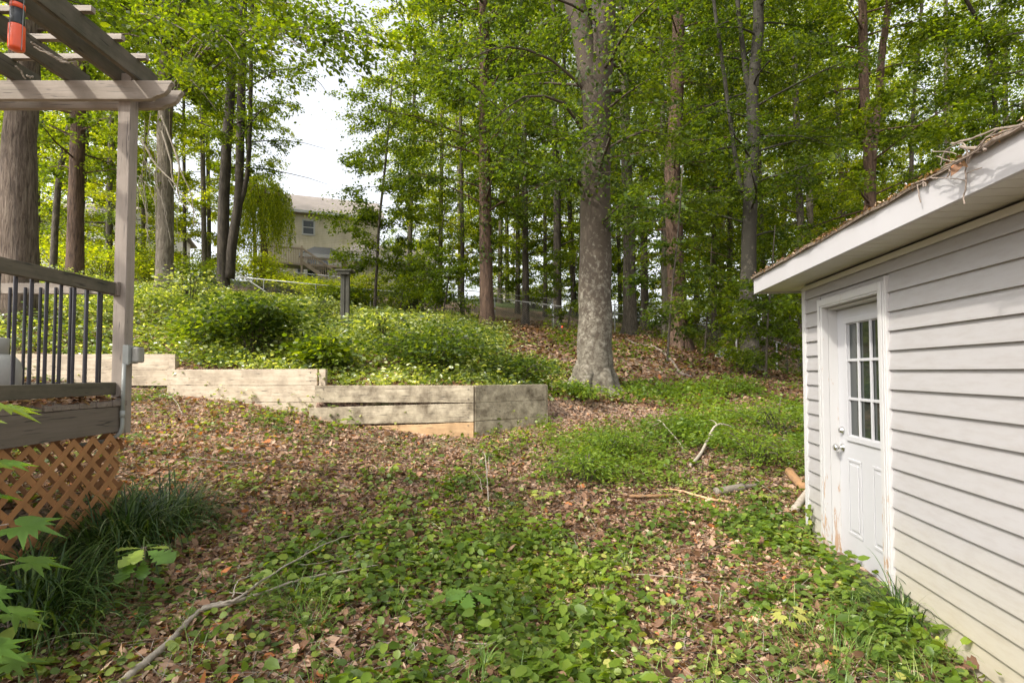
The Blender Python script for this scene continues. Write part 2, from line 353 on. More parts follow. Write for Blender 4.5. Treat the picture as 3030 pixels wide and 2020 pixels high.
T_MAPLE = star([(-150, .30), (-115, .42), (-85, .40), (-55, .68), (-30, .50), (0, .80), (30, .50), (55, .68), (85, .40), (115, .42), (150, .30)], .33)
T_OAK = fan([(.14, .07), (.22, .14), (.30, .09), (.40, .24), (.47, .14), (.58, .33), (.66, .20), (.77, .33), (.86, .20), (.94, .14), (1, 0)])
T_LANCE = fan([(.15, .09), (.4, .15), (.7, .11), (1, 0)])
def leaves(name, P, D, Nn, S, tmpl, mat, parent=None, rnd=None):
    vs, fs = tmpl; n = len(P)
    D = D / (np.linalg.norm(D, axis=1, keepdims=True) + 1e-9)
    B = np.cross(Nn, D); B /= (np.linalg.norm(B, axis=1, keepdims=True) + 1e-9); Nn = np.cross(D, B)
    S = np.broadcast_to(np.asarray(S, float), (n,))[:, None, None]
    V = P[:, None, :] + S * (vs[None, :, 0:1] * D[:, None] + vs[None, :, 1:2] * B[:, None] + vs[None, :, 2:3] * Nn[:, None])
    fl_ = np.concatenate([np.array(f) for f in fs]); st = np.cumsum([0] + [len(f) for f in fs])[:-1]
    k = len(vs); L = len(fl_)
    loops = (np.arange(n)[:, None] * k + fl_[None]).ravel(); starts = (np.arange(n)[:, None] * L + st[None]).ravel()
    if rnd is None: rnd = rng.random(n)
    return np_mesh(name, V.reshape(-1, 3), loops, starts, mat, parent, np.repeat(rnd, len(fs)))
def blades(name, P, az, ln, lean, w, mat, parent=None, seg=5, droop=1.2):
    """curved tapering grass blades"""
    n = len(P); t = np.linspace(0, 1, seg + 1)
    h = np.c_[np.cos(az), np.sin(az), np.zeros(n)]; sdv = np.c_[-np.sin(az), np.cos(az), np.zeros(n)]
    V = np.zeros((n, seg + 1, 2, 3)); ang = lean[:, None] + droop * t[None, :] ** 1.3 * (0.5 + rng.random((n, 1)))
    dx = np.cumsum(np.sin(ang), 1) / seg; dz = np.cumsum(np.cos(ang), 1) / seg
    c = P[:, None, :] + ln[:, None, None] * (dx[..., None] * h[:, None] + dz[..., None] * np.array([0, 0, 1.]))
    c[:, 0] = P
    wd_ = w * (1 - t ** 2.2 * .9)
    V[:, :, 0] = c + sdv[:, None] * wd_[None, :, None]; V[:, :, 1] = c - sdv[:, None] * wd_[None, :, None]
    idx = np.arange(n)[:, None, None] * (2 * (seg + 1)); i = np.arange(seg)[None, :, None] * 2
    f = idx + i + np.array([0, 1, 3, 2])[None, None, :]
    loops = f.ravel(); starts = np.arange(n * seg) * 4
    return np_mesh(name, V.reshape(-1, 3), loops, starts, mat, parent, np.repeat(rng.random(n), seg))
def vnoise(x, y, s, seed=0):
    r = np.random.default_rng(seed); o = 0
    for i in range(6):
        a = r.uniform(0, 6.28); f = s * r.uniform(.5, 1.9); o = o + np.sin((x * np.cos(a) + y * np.sin(a)) * f + r.uniform(0, 6.28) + .8 * np.sin((y * np.cos(a) - x * np.sin(a)) * f * .7))
    return o / 6 * 1.6

# ------------------------------------------------------------------ ground
def axis(fine0, fine1, step, lo, hi, grow=1.09):
    a = list(np.arange(fine0, fine1, step)); s = step; v = a[-1]
    while v < hi: s *= grow; v += s; a.append(v)
    s = step; v = a[0]; pre = []
    while v > lo: s *= grow; v -= s; pre.append(v)
    return np.array(pre[::-1] + a)
gx = axis(-6.2, 3.4, .07, -170, 170); gy = axis(1.2, 10.2, .07, -25, 260)
X, Y = np.meshgrid(gx, gy); Z = gz(X, Y)
nx, ny = len(gx), len(gy)
i, j = np.meshgrid(np.arange(nx - 1), np.arange(ny - 1)); k = (j * nx + i).ravel()
F = np.c_[k, k + 1, k + 1 + nx, k + nx]
go = np_mesh('ground', np.c_[X.ravel(), Y.ravel(), Z.ravel()], F.ravel(), np.arange(len(F)) * 4, M['ground'])
go.data.polygons.foreach_set('use_smooth', [True] * len(F)); tag(go, kind='structure')

# ------------------------------------------------------------------ shed
PH = math.atan(219 / FPX); U = Vector((math.sin(PH), math.cos(PH), 0)); RR = Vector((math.cos(PH), -math.sin(PH), 0))
def S(t, d, z): return RR * (2.0 + d) + U * t + Vector((0, 0, z))
class SB(MB):
    def box(s, t0, t1, d0, d1, z0, z1):
        vs = [S(t, d, z) for t in (t0, t1) for d in (d0, d1) for z in (z0, z1)]
        return s.add(vs, [(0, 1, 3, 2), (4, 6, 7, 5), (0, 4, 5, 1), (2, 3, 7, 6), (0, 2, 6, 4), (1, 5, 7, 3)])
    def course(s, t0, t1, z0, z1, dd=0.0, sg=1):
        vs = [S(t, d, z) for t in (t0, t1) for d, z in ((.02, z0), (-.019, z0), (-.018, z0 + .012), (-.001, z1), (.02, z1))]
        return s.add(vs, [(0, 5, 6, 1), (1, 6, 7, 2), (2, 7, 8, 3), (3, 8, 9, 4), (0, 1, 2, 3, 4), (9, 8, 7, 6, 5), (4, 9, 5, 0)])
shed = thing('garden_shed', 'pale grey vinyl-sided shed with white door at the right edge of the yard', 'shed', S(4.4, 0, 0))
TD0, TD1, TE = 3.90, 4.93, 5.28
w = SB(); z = -.10
while z < 2.33:
    z1 = min(z + .128, 2.345)
    if z < 2.12: w.course(-1.0, TD0 - .012, z, z1); w.course(TD1 + .012, TE - .05, z, z1)
    else: w.course(-1.0, TE - .05, z, z1)
    z += .128
# patch between the header trim and the first full course
w.box(TD0 - .012, TD1 + .012, .001, .02, 2.1, 2.2)
w.box(-1.0, TD0 - .005, .021, .10, -.15, 2.34); w.box(TD1 + .005, TE, .021, .10, -.15, 2.34); w.box(TD0 - .005, TD1 + .005, .021, .10, 2.18, 2.34)
w.box(TE - .06, TE, .1, 3.0, -.15, 2.34); w.box(-1.0, TE, 2.9, 3.0, -.15, 2.34); w.box(-1.0, -.94, .1, 2.9, -.15, 2.34)
w.build('siding_wall', M['siding'], shed)
c = SB(); c.box(TE - .05, TE + .02, -.022, .02, -.12, 2.32); c.box(TE + .0, TE + .02, -.02, .09, -.12, 2.32); c.build('corner_trim', M['vinylsill'], shed, .003)
j = SB(); j.box(-1.0, TE - .05, -.026, -.017, 2.285, 2.325); j.build('frieze_trim', M['soffit'], shed)
f = SB(); f.box(-1.2, 5.69, -.325, -.300, 2.33, 2.495)
f.box(5.665, 5.69, -.3, 3.3, 2.33, 2.495); f.build('fascia', M['fascia'], shed, .002)
s_ = SB()
for q in range(60):
    a = -1.2 + q * .1148
    if a < 5.66: s_.box(a, a + .108, -.299, -.004, 2.345, 2.352); s_.box(a + .108, a + .1148, -.299, -.004, 2.349, 2.354)
s_.box(TE + .021, 5.664, -.003, 3.2, 2.345, 2.352); s_.build('soffit', M['soffit'], shed)
r_ = SB(); k = 20
vs = []
for t in np.linspace(-1.25, 5.73, 40):
    e = random.uniform(-.012, .012)
    for d, zz in ((-.345 + e, 2.50), (1.5, 3.25), (3.35, 2.50), (3.35, 2.475), (1.5, 3.2), (-.345 + e, 2.478)): vs.append(S(t, d, zz + random.uniform(0, .006)))
fs = []
for i in range(39):
    for q in range(6): fs.append((i * 6 + q, i * 6 + (q + 1) % 6, i * 6 + 6 + (q + 1) % 6, i * 6 + 6 + q))
fs += [tuple(range(6)), tuple(range(39 * 6, 40 * 6))[::-1]]
r_.add(vs, fs); r_.build('roof', M['shingle'], shed)
for t in (TE - .02, -1.0):
    gb = MB(); gb.add([S(t, 0, 2.36), S(t, 3, 2.36), S(t, 1.5, 3.17), S(t - .04, 0, 2.36), S(t - .04, 3, 2.36), S(t - .04, 1.5, 3.17)], [(0, 1, 2), (5, 4, 3), (0, 3, 4, 1), (1, 4, 5, 2), (2, 5, 3, 0)])
    gb.build('gable_end', M['siding'], shed)
# door frame
df = SB()
df.box(TD0, TD0 + .075, -.034, .02, -.12, 2.16); df.box(TD1 - .075, TD1, -.034, .02, -.12, 2.16); df.box(TD0 + .075, TD1 - .075, -.034, .02, 2.085, 2.16)
df.box(TD0 + .012, TD0 + .05, -.042, -.0345, -.1, 2.15); df.box(TD1 - .05, TD1 - .012, -.042, -.0345, -.1, 2.15); df.box(TD0 + .05, TD1 - .05, -.042, -.0345, 2.10, 2.15)
df.box(TD0 + .055, TD0 + .0745, .021, .15, -.1, 2.084); df.box(TD1 - .0745, TD1 - .055, .021, .15, -.1, 2.084); df.box(TD0 + .075, TD1 - .075, .021, .15, 2.065, 2.084)
dfo = df.build('door_frame', M['peel'], shed, .004)
jc = SB(); jc.box(TD0 - .022, TD0 - .003, -.03, .02, -.1, 2.19); jc.box(TD1 + .003, TD1 + .022, -.03, .02, -.1, 2.165); jc.build('channel_trim', M['vinylsill'], shed, .002)
A0, A1 = TD0 + .076, TD1 - .076      # slab, A0 = near side (hinges), A1 = far side (latch)
G0, G1, GZ0, GZ1 = A1 - .165 - .55, A1 - .165, 1.03, 1.95
d = SB()
d.box(A0, G0 + .02, .09, .13, .05, 2.06); d.box(G1 - .02, A1, .09, .13, .05, 2.06)
d.box(G0 + .02, G1 - .02, .09, .13, .05, GZ0 + .02); d.box(G0 + .02, G1 - .02, .09, .13, GZ1 - .02, 2.06)
door = d.build('door', M['white'], shed)
for (a, b_) in ((A1 - .36, A1 - .14), (A1 - .74, A1 - .52)):
    p_ = SB(); z0, z1 = .26, .86
    p_.box(a, b_, .084, .0895, z0, z0 + .022); p_.box(a, b_, .084, .0895, z1 - .022, z1); p_.box(a, a + .022, .084, .0895, z0 + .022, z1 - .022); p_.box(b_ - .022, b_, .084, .0895, z0 + .022, z1 - .022)
    p_.box(a + .045, b_ - .045, .082, .0895, z0 + .045, z1 - .045); po = p_.build('raised_panel', M['white'], door, .004)
wf = SB()
wf.box(G0 - .02, G1 + .02, .076, .0895, GZ0 - .03, GZ0 + .012); wf.box(G0 - .02, G1 + .02, .076, .0895, GZ1 - .012, GZ1 + .03)
wf.box(G0 - .02, G0 + .014, .076, .0895, GZ0 + .012, GZ1 - .012); wf.box(G1 - .014, G1 + .02, .076, .0895, GZ0 + .012, GZ1 - .012)
for q in (1, 2):
    x = G0 + (G1 - G0) * q / 3; wf.box(x - .011, x + .011, .083, .099, GZ0 + .012, GZ1 - .012)
    zq = GZ0 + (GZ1 - GZ0) * q / 3
    for e0, e1 in ((0, 1), (1, 2), (2, 3)):
        wf.box(G0 + (G1 - G0) * e0 / 3 + .0115, G0 + (G1 - G0) * e1 / 3 - .0115, .084, .098, zq - .011, zq + .011)
wf.build('window_frame', M['white'], door, .003)
SB().box(G0 + .005, G1 - .005, .101, .106, GZ0 + .005, GZ1 - .005).build('window_glass', M['glass'], door)
cu = MB()       # vertical blinds behind the glass
for q in range(14):
    t = G0 + .03 + q * .037
    cu.add([S(t, .112, GZ0 + .03), S(t + .022, .122, GZ0 + .03), S(t + .022, .122, GZ1 - .03), S(t, .112, GZ1 - .03)], [(0, 1, 2, 3)])
kz = .93; kt = A1 - .06
kb = MB()
def rod(mb, t, z, prof):
    pts = [S(t, d_, z) for d_, r in prof]; mb.tube(pts, [r for d_, r in prof], 16)
rod(kb, kt, kz, [(.0895, .034), (.082, .034), (.078, .028), (.070, .012), (.050, .012), (.046, .022), (.036, .029), (.024, .029), (.016, .020)])
kb.build('door_knob', M['chrome'], door, smooth=True)
kb = MB(); rod(kb, kt, kz + .14, [(.0895, .031), (.079, .030), (.072, .023), (.062, .020)]); kb.build('deadbolt', M['chrome'], door, smooth=True)
th = SB(); th.box(TD0 + .055, TD1 - .055, -.05, .088, -.02, .045); th.build('threshold', M['brownlog'], shed, .004)

def onplane(px, py, D):
    r = ray(px, py); q = RR.x * r.x + RR.y; return Vector((0, 0, CZ)) + r * (D / q)
def cz_(pts, o=(2540, 350), s=.2232, D=1.66, j=.0):
    return [onplane(o[0] + x * s, o[1] + y * s, D - random.uniform(0, j)) for x, y in pts]
def curve(pts, n=4, wob=.0):
    pts = [Vector(p) for p in pts]; out = []
    P = [pts[0]] + pts + [pts[-1]]
    for i in range(1, len(P) - 2):
        for q in range(n):
            t = q / n; a, b_, c_, d_ = P[i - 1], P[i], P[i + 1], P[i + 2]
            v = .5 * ((2 * b_) + (c_ - a) * t + (2 * a - 5 * b_ + 4 * c_ - d_) * t * t + (3 * b_ - a - 3 * c_ + d_) * t ** 3)
            out.append(v + Vector([random.uniform(-wob, wob) for _ in range(3)]))
    out.append(pts[-1]); return out
pile = thing('twig_pile', 'tangle of dead twigs and a dry leaf hanging over the shed roof edge', 'twigs', onplane(2850, 440, 1.62))
tw = [([(1690, 370), (1800, 290), (1950, 230), (2195, 85)], .009, 1.60), ([(1230, 340), (1500, 270), (1800, 150), (2100, 100), (2300, 40)], .004, 1.55),
      ([(1095, 620), (1150, 440), (1280, 350), (1380, 330)], .0022, 1.6), ([(1350, 300), (1420, 370), (1440, 500), (1420, 700), (1430, 900), (1390, 1040), (1405, 1140)], .0028, 1.655),
      ([(1040, 500), (1240, 570), (1400, 520)], .0022, 1.62), ([(1420, 830), (1180, 790), (950, 790)], .0018, 1.66), ([(1430, 740), (1520, 690), (1640, 655)], .0018, 1.66),
      ([(1100, 650), (1400, 530), (1600, 400), (1700, 260), (2000, 160), (2100, 120)], .003, 1.58), ([(1100, 690), (1350, 560), (1560, 440), (1800, 260)], .0035, 1.6),
      ([(1350, 380), (1480, 400), (1640, 390), (1680, 430)], .006, 1.62), ([(1190, 640), (1205, 700), (1180, 780)], .003, 1.64), ([(950, 790), (1050, 800)], .003, 1.65),
      ([(980, 440), (1150, 440), (1300, 480)], .0018, 1.55), ([(1450, 600), (1560, 400), (1720, 240), (1900, 120)], .003, 1.6), ([(1000, 760), (1250, 640), (1500, 480), (1620, 440)], .003, 1.63)]
for p, r, D in tw: MB().tube(curve(cz_(p, D=D, j=.01), 4, .002), [r * 1.1] * 1 * (4 * (len(p) - 1) + 1), 6).build('twig', M['twig'], pile)
lp = onplane(2540 + 1400 * .2232, 350 + 560 * .2232, 1.64); lq = onplane(2540 + 1200 * .2232, 350 + 770 * .2232, 1.60)
leaves('dry_leaf', np.array([lp, onplane(2845, 470, 1.62), onplane(2835, 478, 1.63)]), np.array([lq - lp, (.2, -.3, -.9), (-.4, .3, -.8)]), np.array([(-.9, -.3, .2), (-.8, .3, .1), (-.7, -.5, .3)]), [.075, .05, .045], T_OVATE, M['leaf_litter'], pile, np.array([.45, .6, 1.]))
p2 = thing('twig_pile', 'small clump of brown debris and one hanging twig at the middle of the fascia top', 'twigs', onplane(2730, 540, 1.64))
for p, r in (([(780, 870), (800, 990), (825, 1115)], .0028), ([(700, 880), (850, 830), (1000, 760)], .004), ([(830, 880), (880, 850), (900, 900)], .004), ([(860, 800), (870, 900), (895, 880)], .003)):
    MB().tube(curve(cz_(p, D=1.655), 4, .002), [r] * (4 * (len(p) - 1) + 1), 6).build('twig', M['twig'], p2)
P = np.array([S(t, -.335 - rng.uniform(0, .02), 2.505 + rng.uniform(0, .02)) for t in rng.uniform(1.5, 5.7, 900)])
P[:, 2] -= .010
dd = np.array([tuple(U * a + RR * b_ + Vector((0, 0, c_))) for a, b_, c_ in zip(rng.normal(0, 1, 900), rng.normal(0, .4, 900), rng.normal(0, .25, 900))])
tag(leaves('roof_edge_litter', P, dd, rng.normal(0, .5, (900, 3)) + (0, 0, 1), rng.uniform(.012, .034, 900), T_LANCE, M['leaf_litter']), 'thin line of dead leaves and needles along the shed roof edge', 'dead leaves', kind='stuff')

# ------------------------------------------------------------------ deck with pergola
deck = thing('pergola_deck', 'taupe painted raised deck with black balusters, pergola and orange lattice skirt at left', 'deck', (-2.88, 3.99, .4))
PX0, PX1, PY0, PY1 = -2.925, -2.835, 3.95, 4.04
MB().box(PX0, PX1, PY0, PY1, 1.10, 3.77).build('post', M['post'], deck, .004)
MB().box(-5.9, -5.81, 3.95, 4.04, .35, 3.73).build('post', M['post'], deck, .004)
def beam(y0, y1, xt, zo):
    z0, z1 = 3.552 + zo, 3.698 + zo
    pr = [(-8, z0), (xt - .20, z0)]
    pts = [(-.20, 0), (-.15, .004), (-.13, .018), (-.115, .026), (-.085, .032), (-.05, .048), (-.028, .075), (-.02, .10), (-.005, .118), (.0, .124), (0, .14)]
    pr = [(-8, z0)] + [(xt + a, z0 + b_) for a, b_ in pts] + [(-8, z1)]
    MB().prism(pr, y0, y1).build('beam', M['beam_light'], deck, .003)
beam(3.908, 3.948, -2.505, 0); beam(4.042, 4.082, -2.515, -.002)
for x in (-2.785, -2.945, -3.31, -3.70, -4.10, -4.50, -4.90, -5.30):
    MB().box(x, x + .038, .4, 4.12, 3.700, 3.840).build('rafter', M['wood_y_shaded'], deck, .003)
for q in range(13):
    y = (3.90, 3.67)[q] if q < 2 else 3.94 - q * .28; MB().box(-8, -2.68 + random.uniform(-.015, .015), y - .019, y + .019, 3.842, 3.880).build('purlin', M['beam_light'], deck, .002)
# railings
MB().box(-2.925, -2.886, .3, 3.948, 2.112, 2.200).build('top_rail', M['wood_y_shaded'], deck, .004)
MB().box(-2.925, -2.886, .3, 3.948, 1.385, 1.474).build('bottom_rail', M['wood_y_shaded'], deck, .004)
MB().box(-2.93, -2.87, 3.915, 3.948, 2.105, 2.205).build('rail_bracket', M['deckboard'], deck, .002)
MB().box(-5.81, -2.926, 3.975, 4.013, 2.125, 2.205).build('top_rail', M['beam_light'], deck, .004)
MB().box(-5.81, -2.926, 3.975, 4.013, 1.385, 1.474).build('bottom_rail', M['wood_y_shaded'], deck, .004)
y = 3.84
while y > .6:
    MB().tube([(-2.945, y, 1.40), (-2.945, y, 2.17)], .0105, 8).build('baluster', M['black'], deck); y -= .108
x = -3.02
while x > -5.7:
    MB().tube([(x, 3.96, 1.40), (x, 3.96, 2.17)], .0105, 8).build('baluster', M['black'], deck); x -= .112
# frame, boards
MB().box(-2.87, -2.835, .2, 3.948, 1.12, 1.302).build('rim_joist', M['rim'], deck, .003)
MB().box(-8, -2.87, 4.0, 4.035, 1.12, 1.302).build('rim_joist', M['rim'], deck, .003)
db = MB(); y = .2
while y < 3.9:
    e = random.uniform(-.012, .01); db.box(-8, -2.828 + e, y, y + .136, 1.304 + random.uniform(0, .003), 1.34); y += .14
db.build('floor_boards', M['deckboard'], deck, .003)
for (xx, yy) in ((-2.95, 1.3), (-5, 3.9)): MB().box(xx - .045, xx + .045, yy - .045, yy + .045, .2, 1.3).build('support_post', M['rim'], deck)
def lattice_strips(name, o, ux, L, z0, z1, warp, mat=M['lattice'], pitch=.158, w_=.038, parent=None, drop=()):
    mb = MB(); H = z1 - z0; nrm = Vector((ux.y, -ux.x, 0))
    for sgn in (1, -1):
        k = -int(H / pitch) - 1
        while k * pitch < L + H:
            c0 = k * pitch; pts = []
            for q in range(9):
                zz = H * q / 8; u_ = c0 + (zz if sgn > 0 else H - zz)
                if -.0 <= u_ <= L: pts.append((u_, zz))
            if len(pts) >= 2 and k not in drop:
                for (a, za), (b_, zb) in zip(pts[:-1], pts[1:]):
                    pa = Vector(o) + ux * a + Vector((0, 0, za)) + nrm * (warp * math.sin(a * 2.2 + za * 3) + sgn * .0035)
                    pb = Vector(o) + ux * b_ + Vector((0, 0, zb)) + nrm * (warp * math.sin(b_ * 2.2 + zb * 3) + sgn * .0035)
                    dv = (pb - pa).normalized(); mb.bar(pa, pb + dv * .001, .006, w_, up=dv.cross(nrm).cross(dv) * 0 + dv.cross(nrm)) if False else mb.bar(pa - dv * .002, pb + dv * .002, w_, .006, up=nrm)
            k += 1
    return mb.build(name, mat, parent)
lattice_strips('lattice', (-2.875, 1.0, .46), Vector((0, 1, 0)), 2.93, 0, .64, .028, parent=deck)
lattice_strips('lattice', (-6.0, 4.05, .62), Vector((1, 0, 0)), 3.14, 0, .49, .03, parent=deck)
# utility box + conduit on the post
eb = MB().box(-2.834, -2.80, 3.965, 4.03, 1.615, 1.735); eb.box(-2.798, -2.790, 3.95, 4.035, 1.61, 1.74).build('outlet_box', M['greybox'], deck, .004)
MB().box(-2.789, -2.735, 3.955, 4.03, 1.618, 1.732).build('outlet_cover', M['clear'], deck, .012)
MB().box(-2.834, -2.79, 3.93, 3.949, 1.60, 1.745).build('junction_box', M['greybox'], deck, .003)
MB().tube([(-2.815, 3.925, 1.61), (-2.815, 3.92, 1.25)], .0135, 10).tube([(-2.815, 3.92, 1.27), (-2.815, 3.92, 1.22)], .017, 10).tube(curve([(-2.815, 3.92, 1.235), (-2.817, 3.92, 1.15), (-2.85, 3.92, 1.09), (-2.95, 3.90, 1.05), (-3.1, 3.85, 1.03)], 5), .0135, 10).build('conduit', M['greybox'], deck, smooth=True)
n_ = 5000; P = np.c_[rng.uniform(-3.9, -2.84, n_), rng.uniform(1.2, 3.95, n_), 1.348 + rng.random(n_) * .03]
tag(leaves('deck_leaf_litter', P, rng.normal(0, 1, (n_, 3)) * (1, 1, .2), rng.normal(0, .4, (n_, 3)) + (0, 0, 1), rng.uniform(.03, .06, n_), T_OVATE, M['leaf_litter']), 'dry brown leaves lying along the deck boards', 'dead leaves', kind='stuff')
# hanging tube
hx, hy = -2.62, 2.8
hz = at(30, 150, hy).z
ht = thing('hanging_tube', 'orange and black plastic tube hung on wires from the pergola at top left', 'hanging tube', (hx, hy, hz + .3))
MB().lathe([(.012, 0), (.033, .003), (.036, .012), (.036, .13), (.031, .135)], (hx, hy, hz), 20).build('orange_tube', M['orange'], ht, smooth=True)
MB().lathe([(.030, .134), (.0315, .138), (.0315, .22)], (hx, hy, hz), 20).build('black_tube', M['darkcap'], ht, smooth=True)
MB().lathe([(.0325, .222), (.0325, .248)], (hx, hy, hz), 20).build('orange_band', M['orange'], ht, smooth=True)
MB().lathe([(.031, .249), (.030, .275), (.02, .283), (.018, .31)], (hx, hy, hz), 20).build('cap', M['darkcap'], ht, smooth=True)
wr = MB(); wr.tube([(hx + .037, hy - .01, hz - .005), (hx + .036, hy, hz + .5), (hx + .01, hy, 3.70)], .0016, 5); wr.tube([(hx - .005, hy - .038, hz), (hx - .002, hy - .034, hz + .3), (hx + .01, hy, 3.70)], .0012, 5); wr.build('wire', M['metal'], ht)
# tank standing on the deck, at the left edge
tx, ty = -3.30, 3.42
tk = thing('gas_tank', 'grey gas cylinder with a collar standing on the deck behind the balusters', 'gas tank', (tx, ty, 1.342))
MB().lathe([(.09, .0), (.13, .02), (.152, .06), (.153, .22), (.145, .27), (.115, .31), (.06, .33), (.02, .335)], (tx, ty, 1.342), 32).build('body', M['tank'], tk, smooth=True)
MB().lathe([(.085, .315), (.088, .42), (.082, .425), (.080, .32)], (tx, ty, 1.342), 28).build('collar', M['tank'], tk, smooth=True)
MB().lathe([(.02, .33), (.02, .37), (.035, .375), (.035, .39), (.01, .395)], (tx, ty, 1.342), 16).build('valve', M['metal'], tk, smooth=True)
# dead vines on the purlins
vt = thing('dead_vine', 'pale dead vine stems draped over the pergola rafters', 'dead vine', (-3.2, 3.3, 3.8))
for p in ([(90, 125), (115, 140), (150, 160), (190, 183), (225, 182)], [(150, 160), (175, 180), (205, 188)], [(45, 197), (62, 212), (76, 235)], [(80, 225), (90, 229), (98, 227)], [(100, 138), (160, 168), (215, 175)]):
    MB().tube(curve([at(x, y, 3.4 + i * .03) for i, (x, y) in enumerate(p)], 5, .004), [.005] * (5 * (len(p) - 1) + 1), 6).build('stem', M['stick'], vt)

# ------------------------------------------------------------------ retaining wall
rw = thing('retaining_wall', 'stepped low retaining wall of bare and stained timber planks across the yard', 'retaining wall', (-2.7, 7.5, .9))
def plank(a, b_, z0a, z1a, z0b, z1b, mat, lab=None, th=.04, out=0):
    """a,b = plan points of the FRONT face; slightly cupped and jittered plank"""
    a = Vector((*a, 0)); b_ = Vector((*b_, 0)); d = (b_ - a).normalized(); nn = Vector((-d.y, d.x, 0))
    if nn.y < 0: nn = -nn
    mb = MB(); k = max(3, int((b_ - a).length / .25)); vs = []
    for i in range(k + 1):
        t = i / k; p = a.lerp(b_, t) - nn * out; wob = .0025 * math.sin(t * 7 + z0a * 9)
        z0 = z0a + (z0b - z0a) * t + random.uniform(-.002, .002); z1 = z1a + (z1b - z1a) * t + random.uniform(-.002, .002)
        for q, zz in ((0, z0), (0, z1), (th, z1), (th, z0)):
            v = p + nn * (q + wob) + Vector((0, 0, zz)); vs.append(v)
    fs = [(0, 1, 2, 3), tuple(range(4 * k, 4 * k + 4))[::-1]]
    for i in range(k):
        for q in range(4): fs.append((4 * i + q, 4 * i + 4 + q, 4 * i + 4 + (q + 1) % 4, 4 * i + (q + 1) % 4))
    o = mb.add(vs, fs).build('plank', mat, rw, .004)
    if lab: o['label'] = lab
    return o
A, B, C_, D_ = (-9.5, 8.07), (-5.10, 8.07), (-4.97, 7.80), (-2.745, 7.62)
plank(A, B, 1.583, 1.815, 1.583, 1.815, M['plank']); plank(A, B, 1.345, 1.578, 1.345, 1.578, M['plank'])
plank(C_, D_, 1.354, 1.583, 1.360, 1.590, M['plank']); plank(C_, D_, 1.122, 1.350, 1.126, 1.355, M['plank']); plank(C_, D_, .885, 1.117, .885, 1.121, M['plank'])
E, F_ = (-2.72, 7.47), (-.525, 7.42)
plank(E, F_, 1.130, 1.362, 1.130, 1.365, M['plank_dirty']); plank((-2.80, 7.48), F_, .82, 1.055, .868, 1.122, M['plank_dirty'], 'slipped plank with a dark gap above it')
plank((-2.0, 7.45), F_, .60, .80, .612, .862, M['plank_clay'], 'clay-stained bottom plank')
Gp, Hp = (-.505, 7.43), (.52, 8.17)
plank(Gp, Hp, 1.132, 1.366, 1.130, 1.362, M['plank_dirty']); plank(Gp, Hp, .876, 1.127, .880, 1.125, M['plank_dirty'], 'plank with swirling exposed grain')
plank(Gp, Hp, .60, .871, .64, .875, M['plank_dirty'], 'mouldy brown bottom plank')
for (x, y, z0, z1) in ((-5.03, 8.02, 1.2, 1.81), (-2.665, 7.62, .8, 1.588), (-.55, 7.50, .5, 1.34), (-7.4, 8.16, 1.2, 1.8)):
    MB().box(x - .045, x + .045, y - .02, y + .07, z0, z1).build('wall_post', M['plank'], rw, .004)
for (xa, ya, zs) in ((-4.86, 7.79, (1.30, 1.52)), (-2.84, 7.63, (1.05, 1.20, 1.42, 1.54)), (-2.60, 7.465, (1.18, 1.31)), (-.60, 7.42, (.70, .82, .93, 1.06, 1.18, 1.31)), (-.45, 7.47, (.94, 1.07, 1.18, 1.31))):
    for zb in zs: MB().tube([(xa, ya - .006, zb), (xa, ya + .01, zb)], .009, 8).build('bolt', M['darklog'], rw)
rw_end = MB().box(.50, .54, 8.19, 8.28, .6, 1.35).build('wall_post', M['plank_dirty'], rw, .004)

# ------------------------------------------------------------------ feeder post, debris, small things
fx = at(1022, 900, 13); fz = G(fx.x, 13); ftop = at(1022, 806, 13).z
fp = thing('old_post', 'weathered timber post with a flat top board standing on the bank', 'post', (fx.x, 13, fz))
mb = MB(); mb.box(fx.x - .11, fx.x - .01, 12.95, 13.05, fz - .2, ftop); mb.box(fx.x + .0, fx.x + .09, 12.97, 13.07, fz - .2, ftop - .02); mb.build('upright', M['ashpost'], fp, .008)
mb = MB(); mb.box(fx.x - .20, fx.x + .19, 12.8, 13.18, ftop + .002, ftop + .045); mb.build('top_board', M['ashpost'], fp, .01)
for yy in (12.84,): MB().box(fx.x - .15, fx.x + .14, yy, yy + .04, ftop - .07, ftop - .001).build('cross_brace', M['ashpost'], fp, .006)
def stick(name, lab, cat, paths, mat, lift=.012, ang=0, r0=.01, parts=True):
    """paths: list of (pixel list, r_start, r_end, heights)"""
    roots = None; built = []
    for pts, ra, rb, hs_ in paths:
        q = []
        for i, (x, y) in enumerate(pts):
            h = hs_[i] if hs_ else lift
            q.append(hit(x, y, h) if h >= 0 else hit(x, y, 0))
        c_ = curve(q, 5, .004); k = len(c_)
        built.append((c_, [ra + (rb - ra) * i / (k - 1) for i in range(k)]))
    loc = built[0][0][0]; root = thing(name, lab, cat, loc)
    for i, (c_, r) in enumerate(built):
        MB().tube(c_, r, 9, .06).build('stem' if i == 0 else 'side_twig', mat, root, smooth=True)
    return root
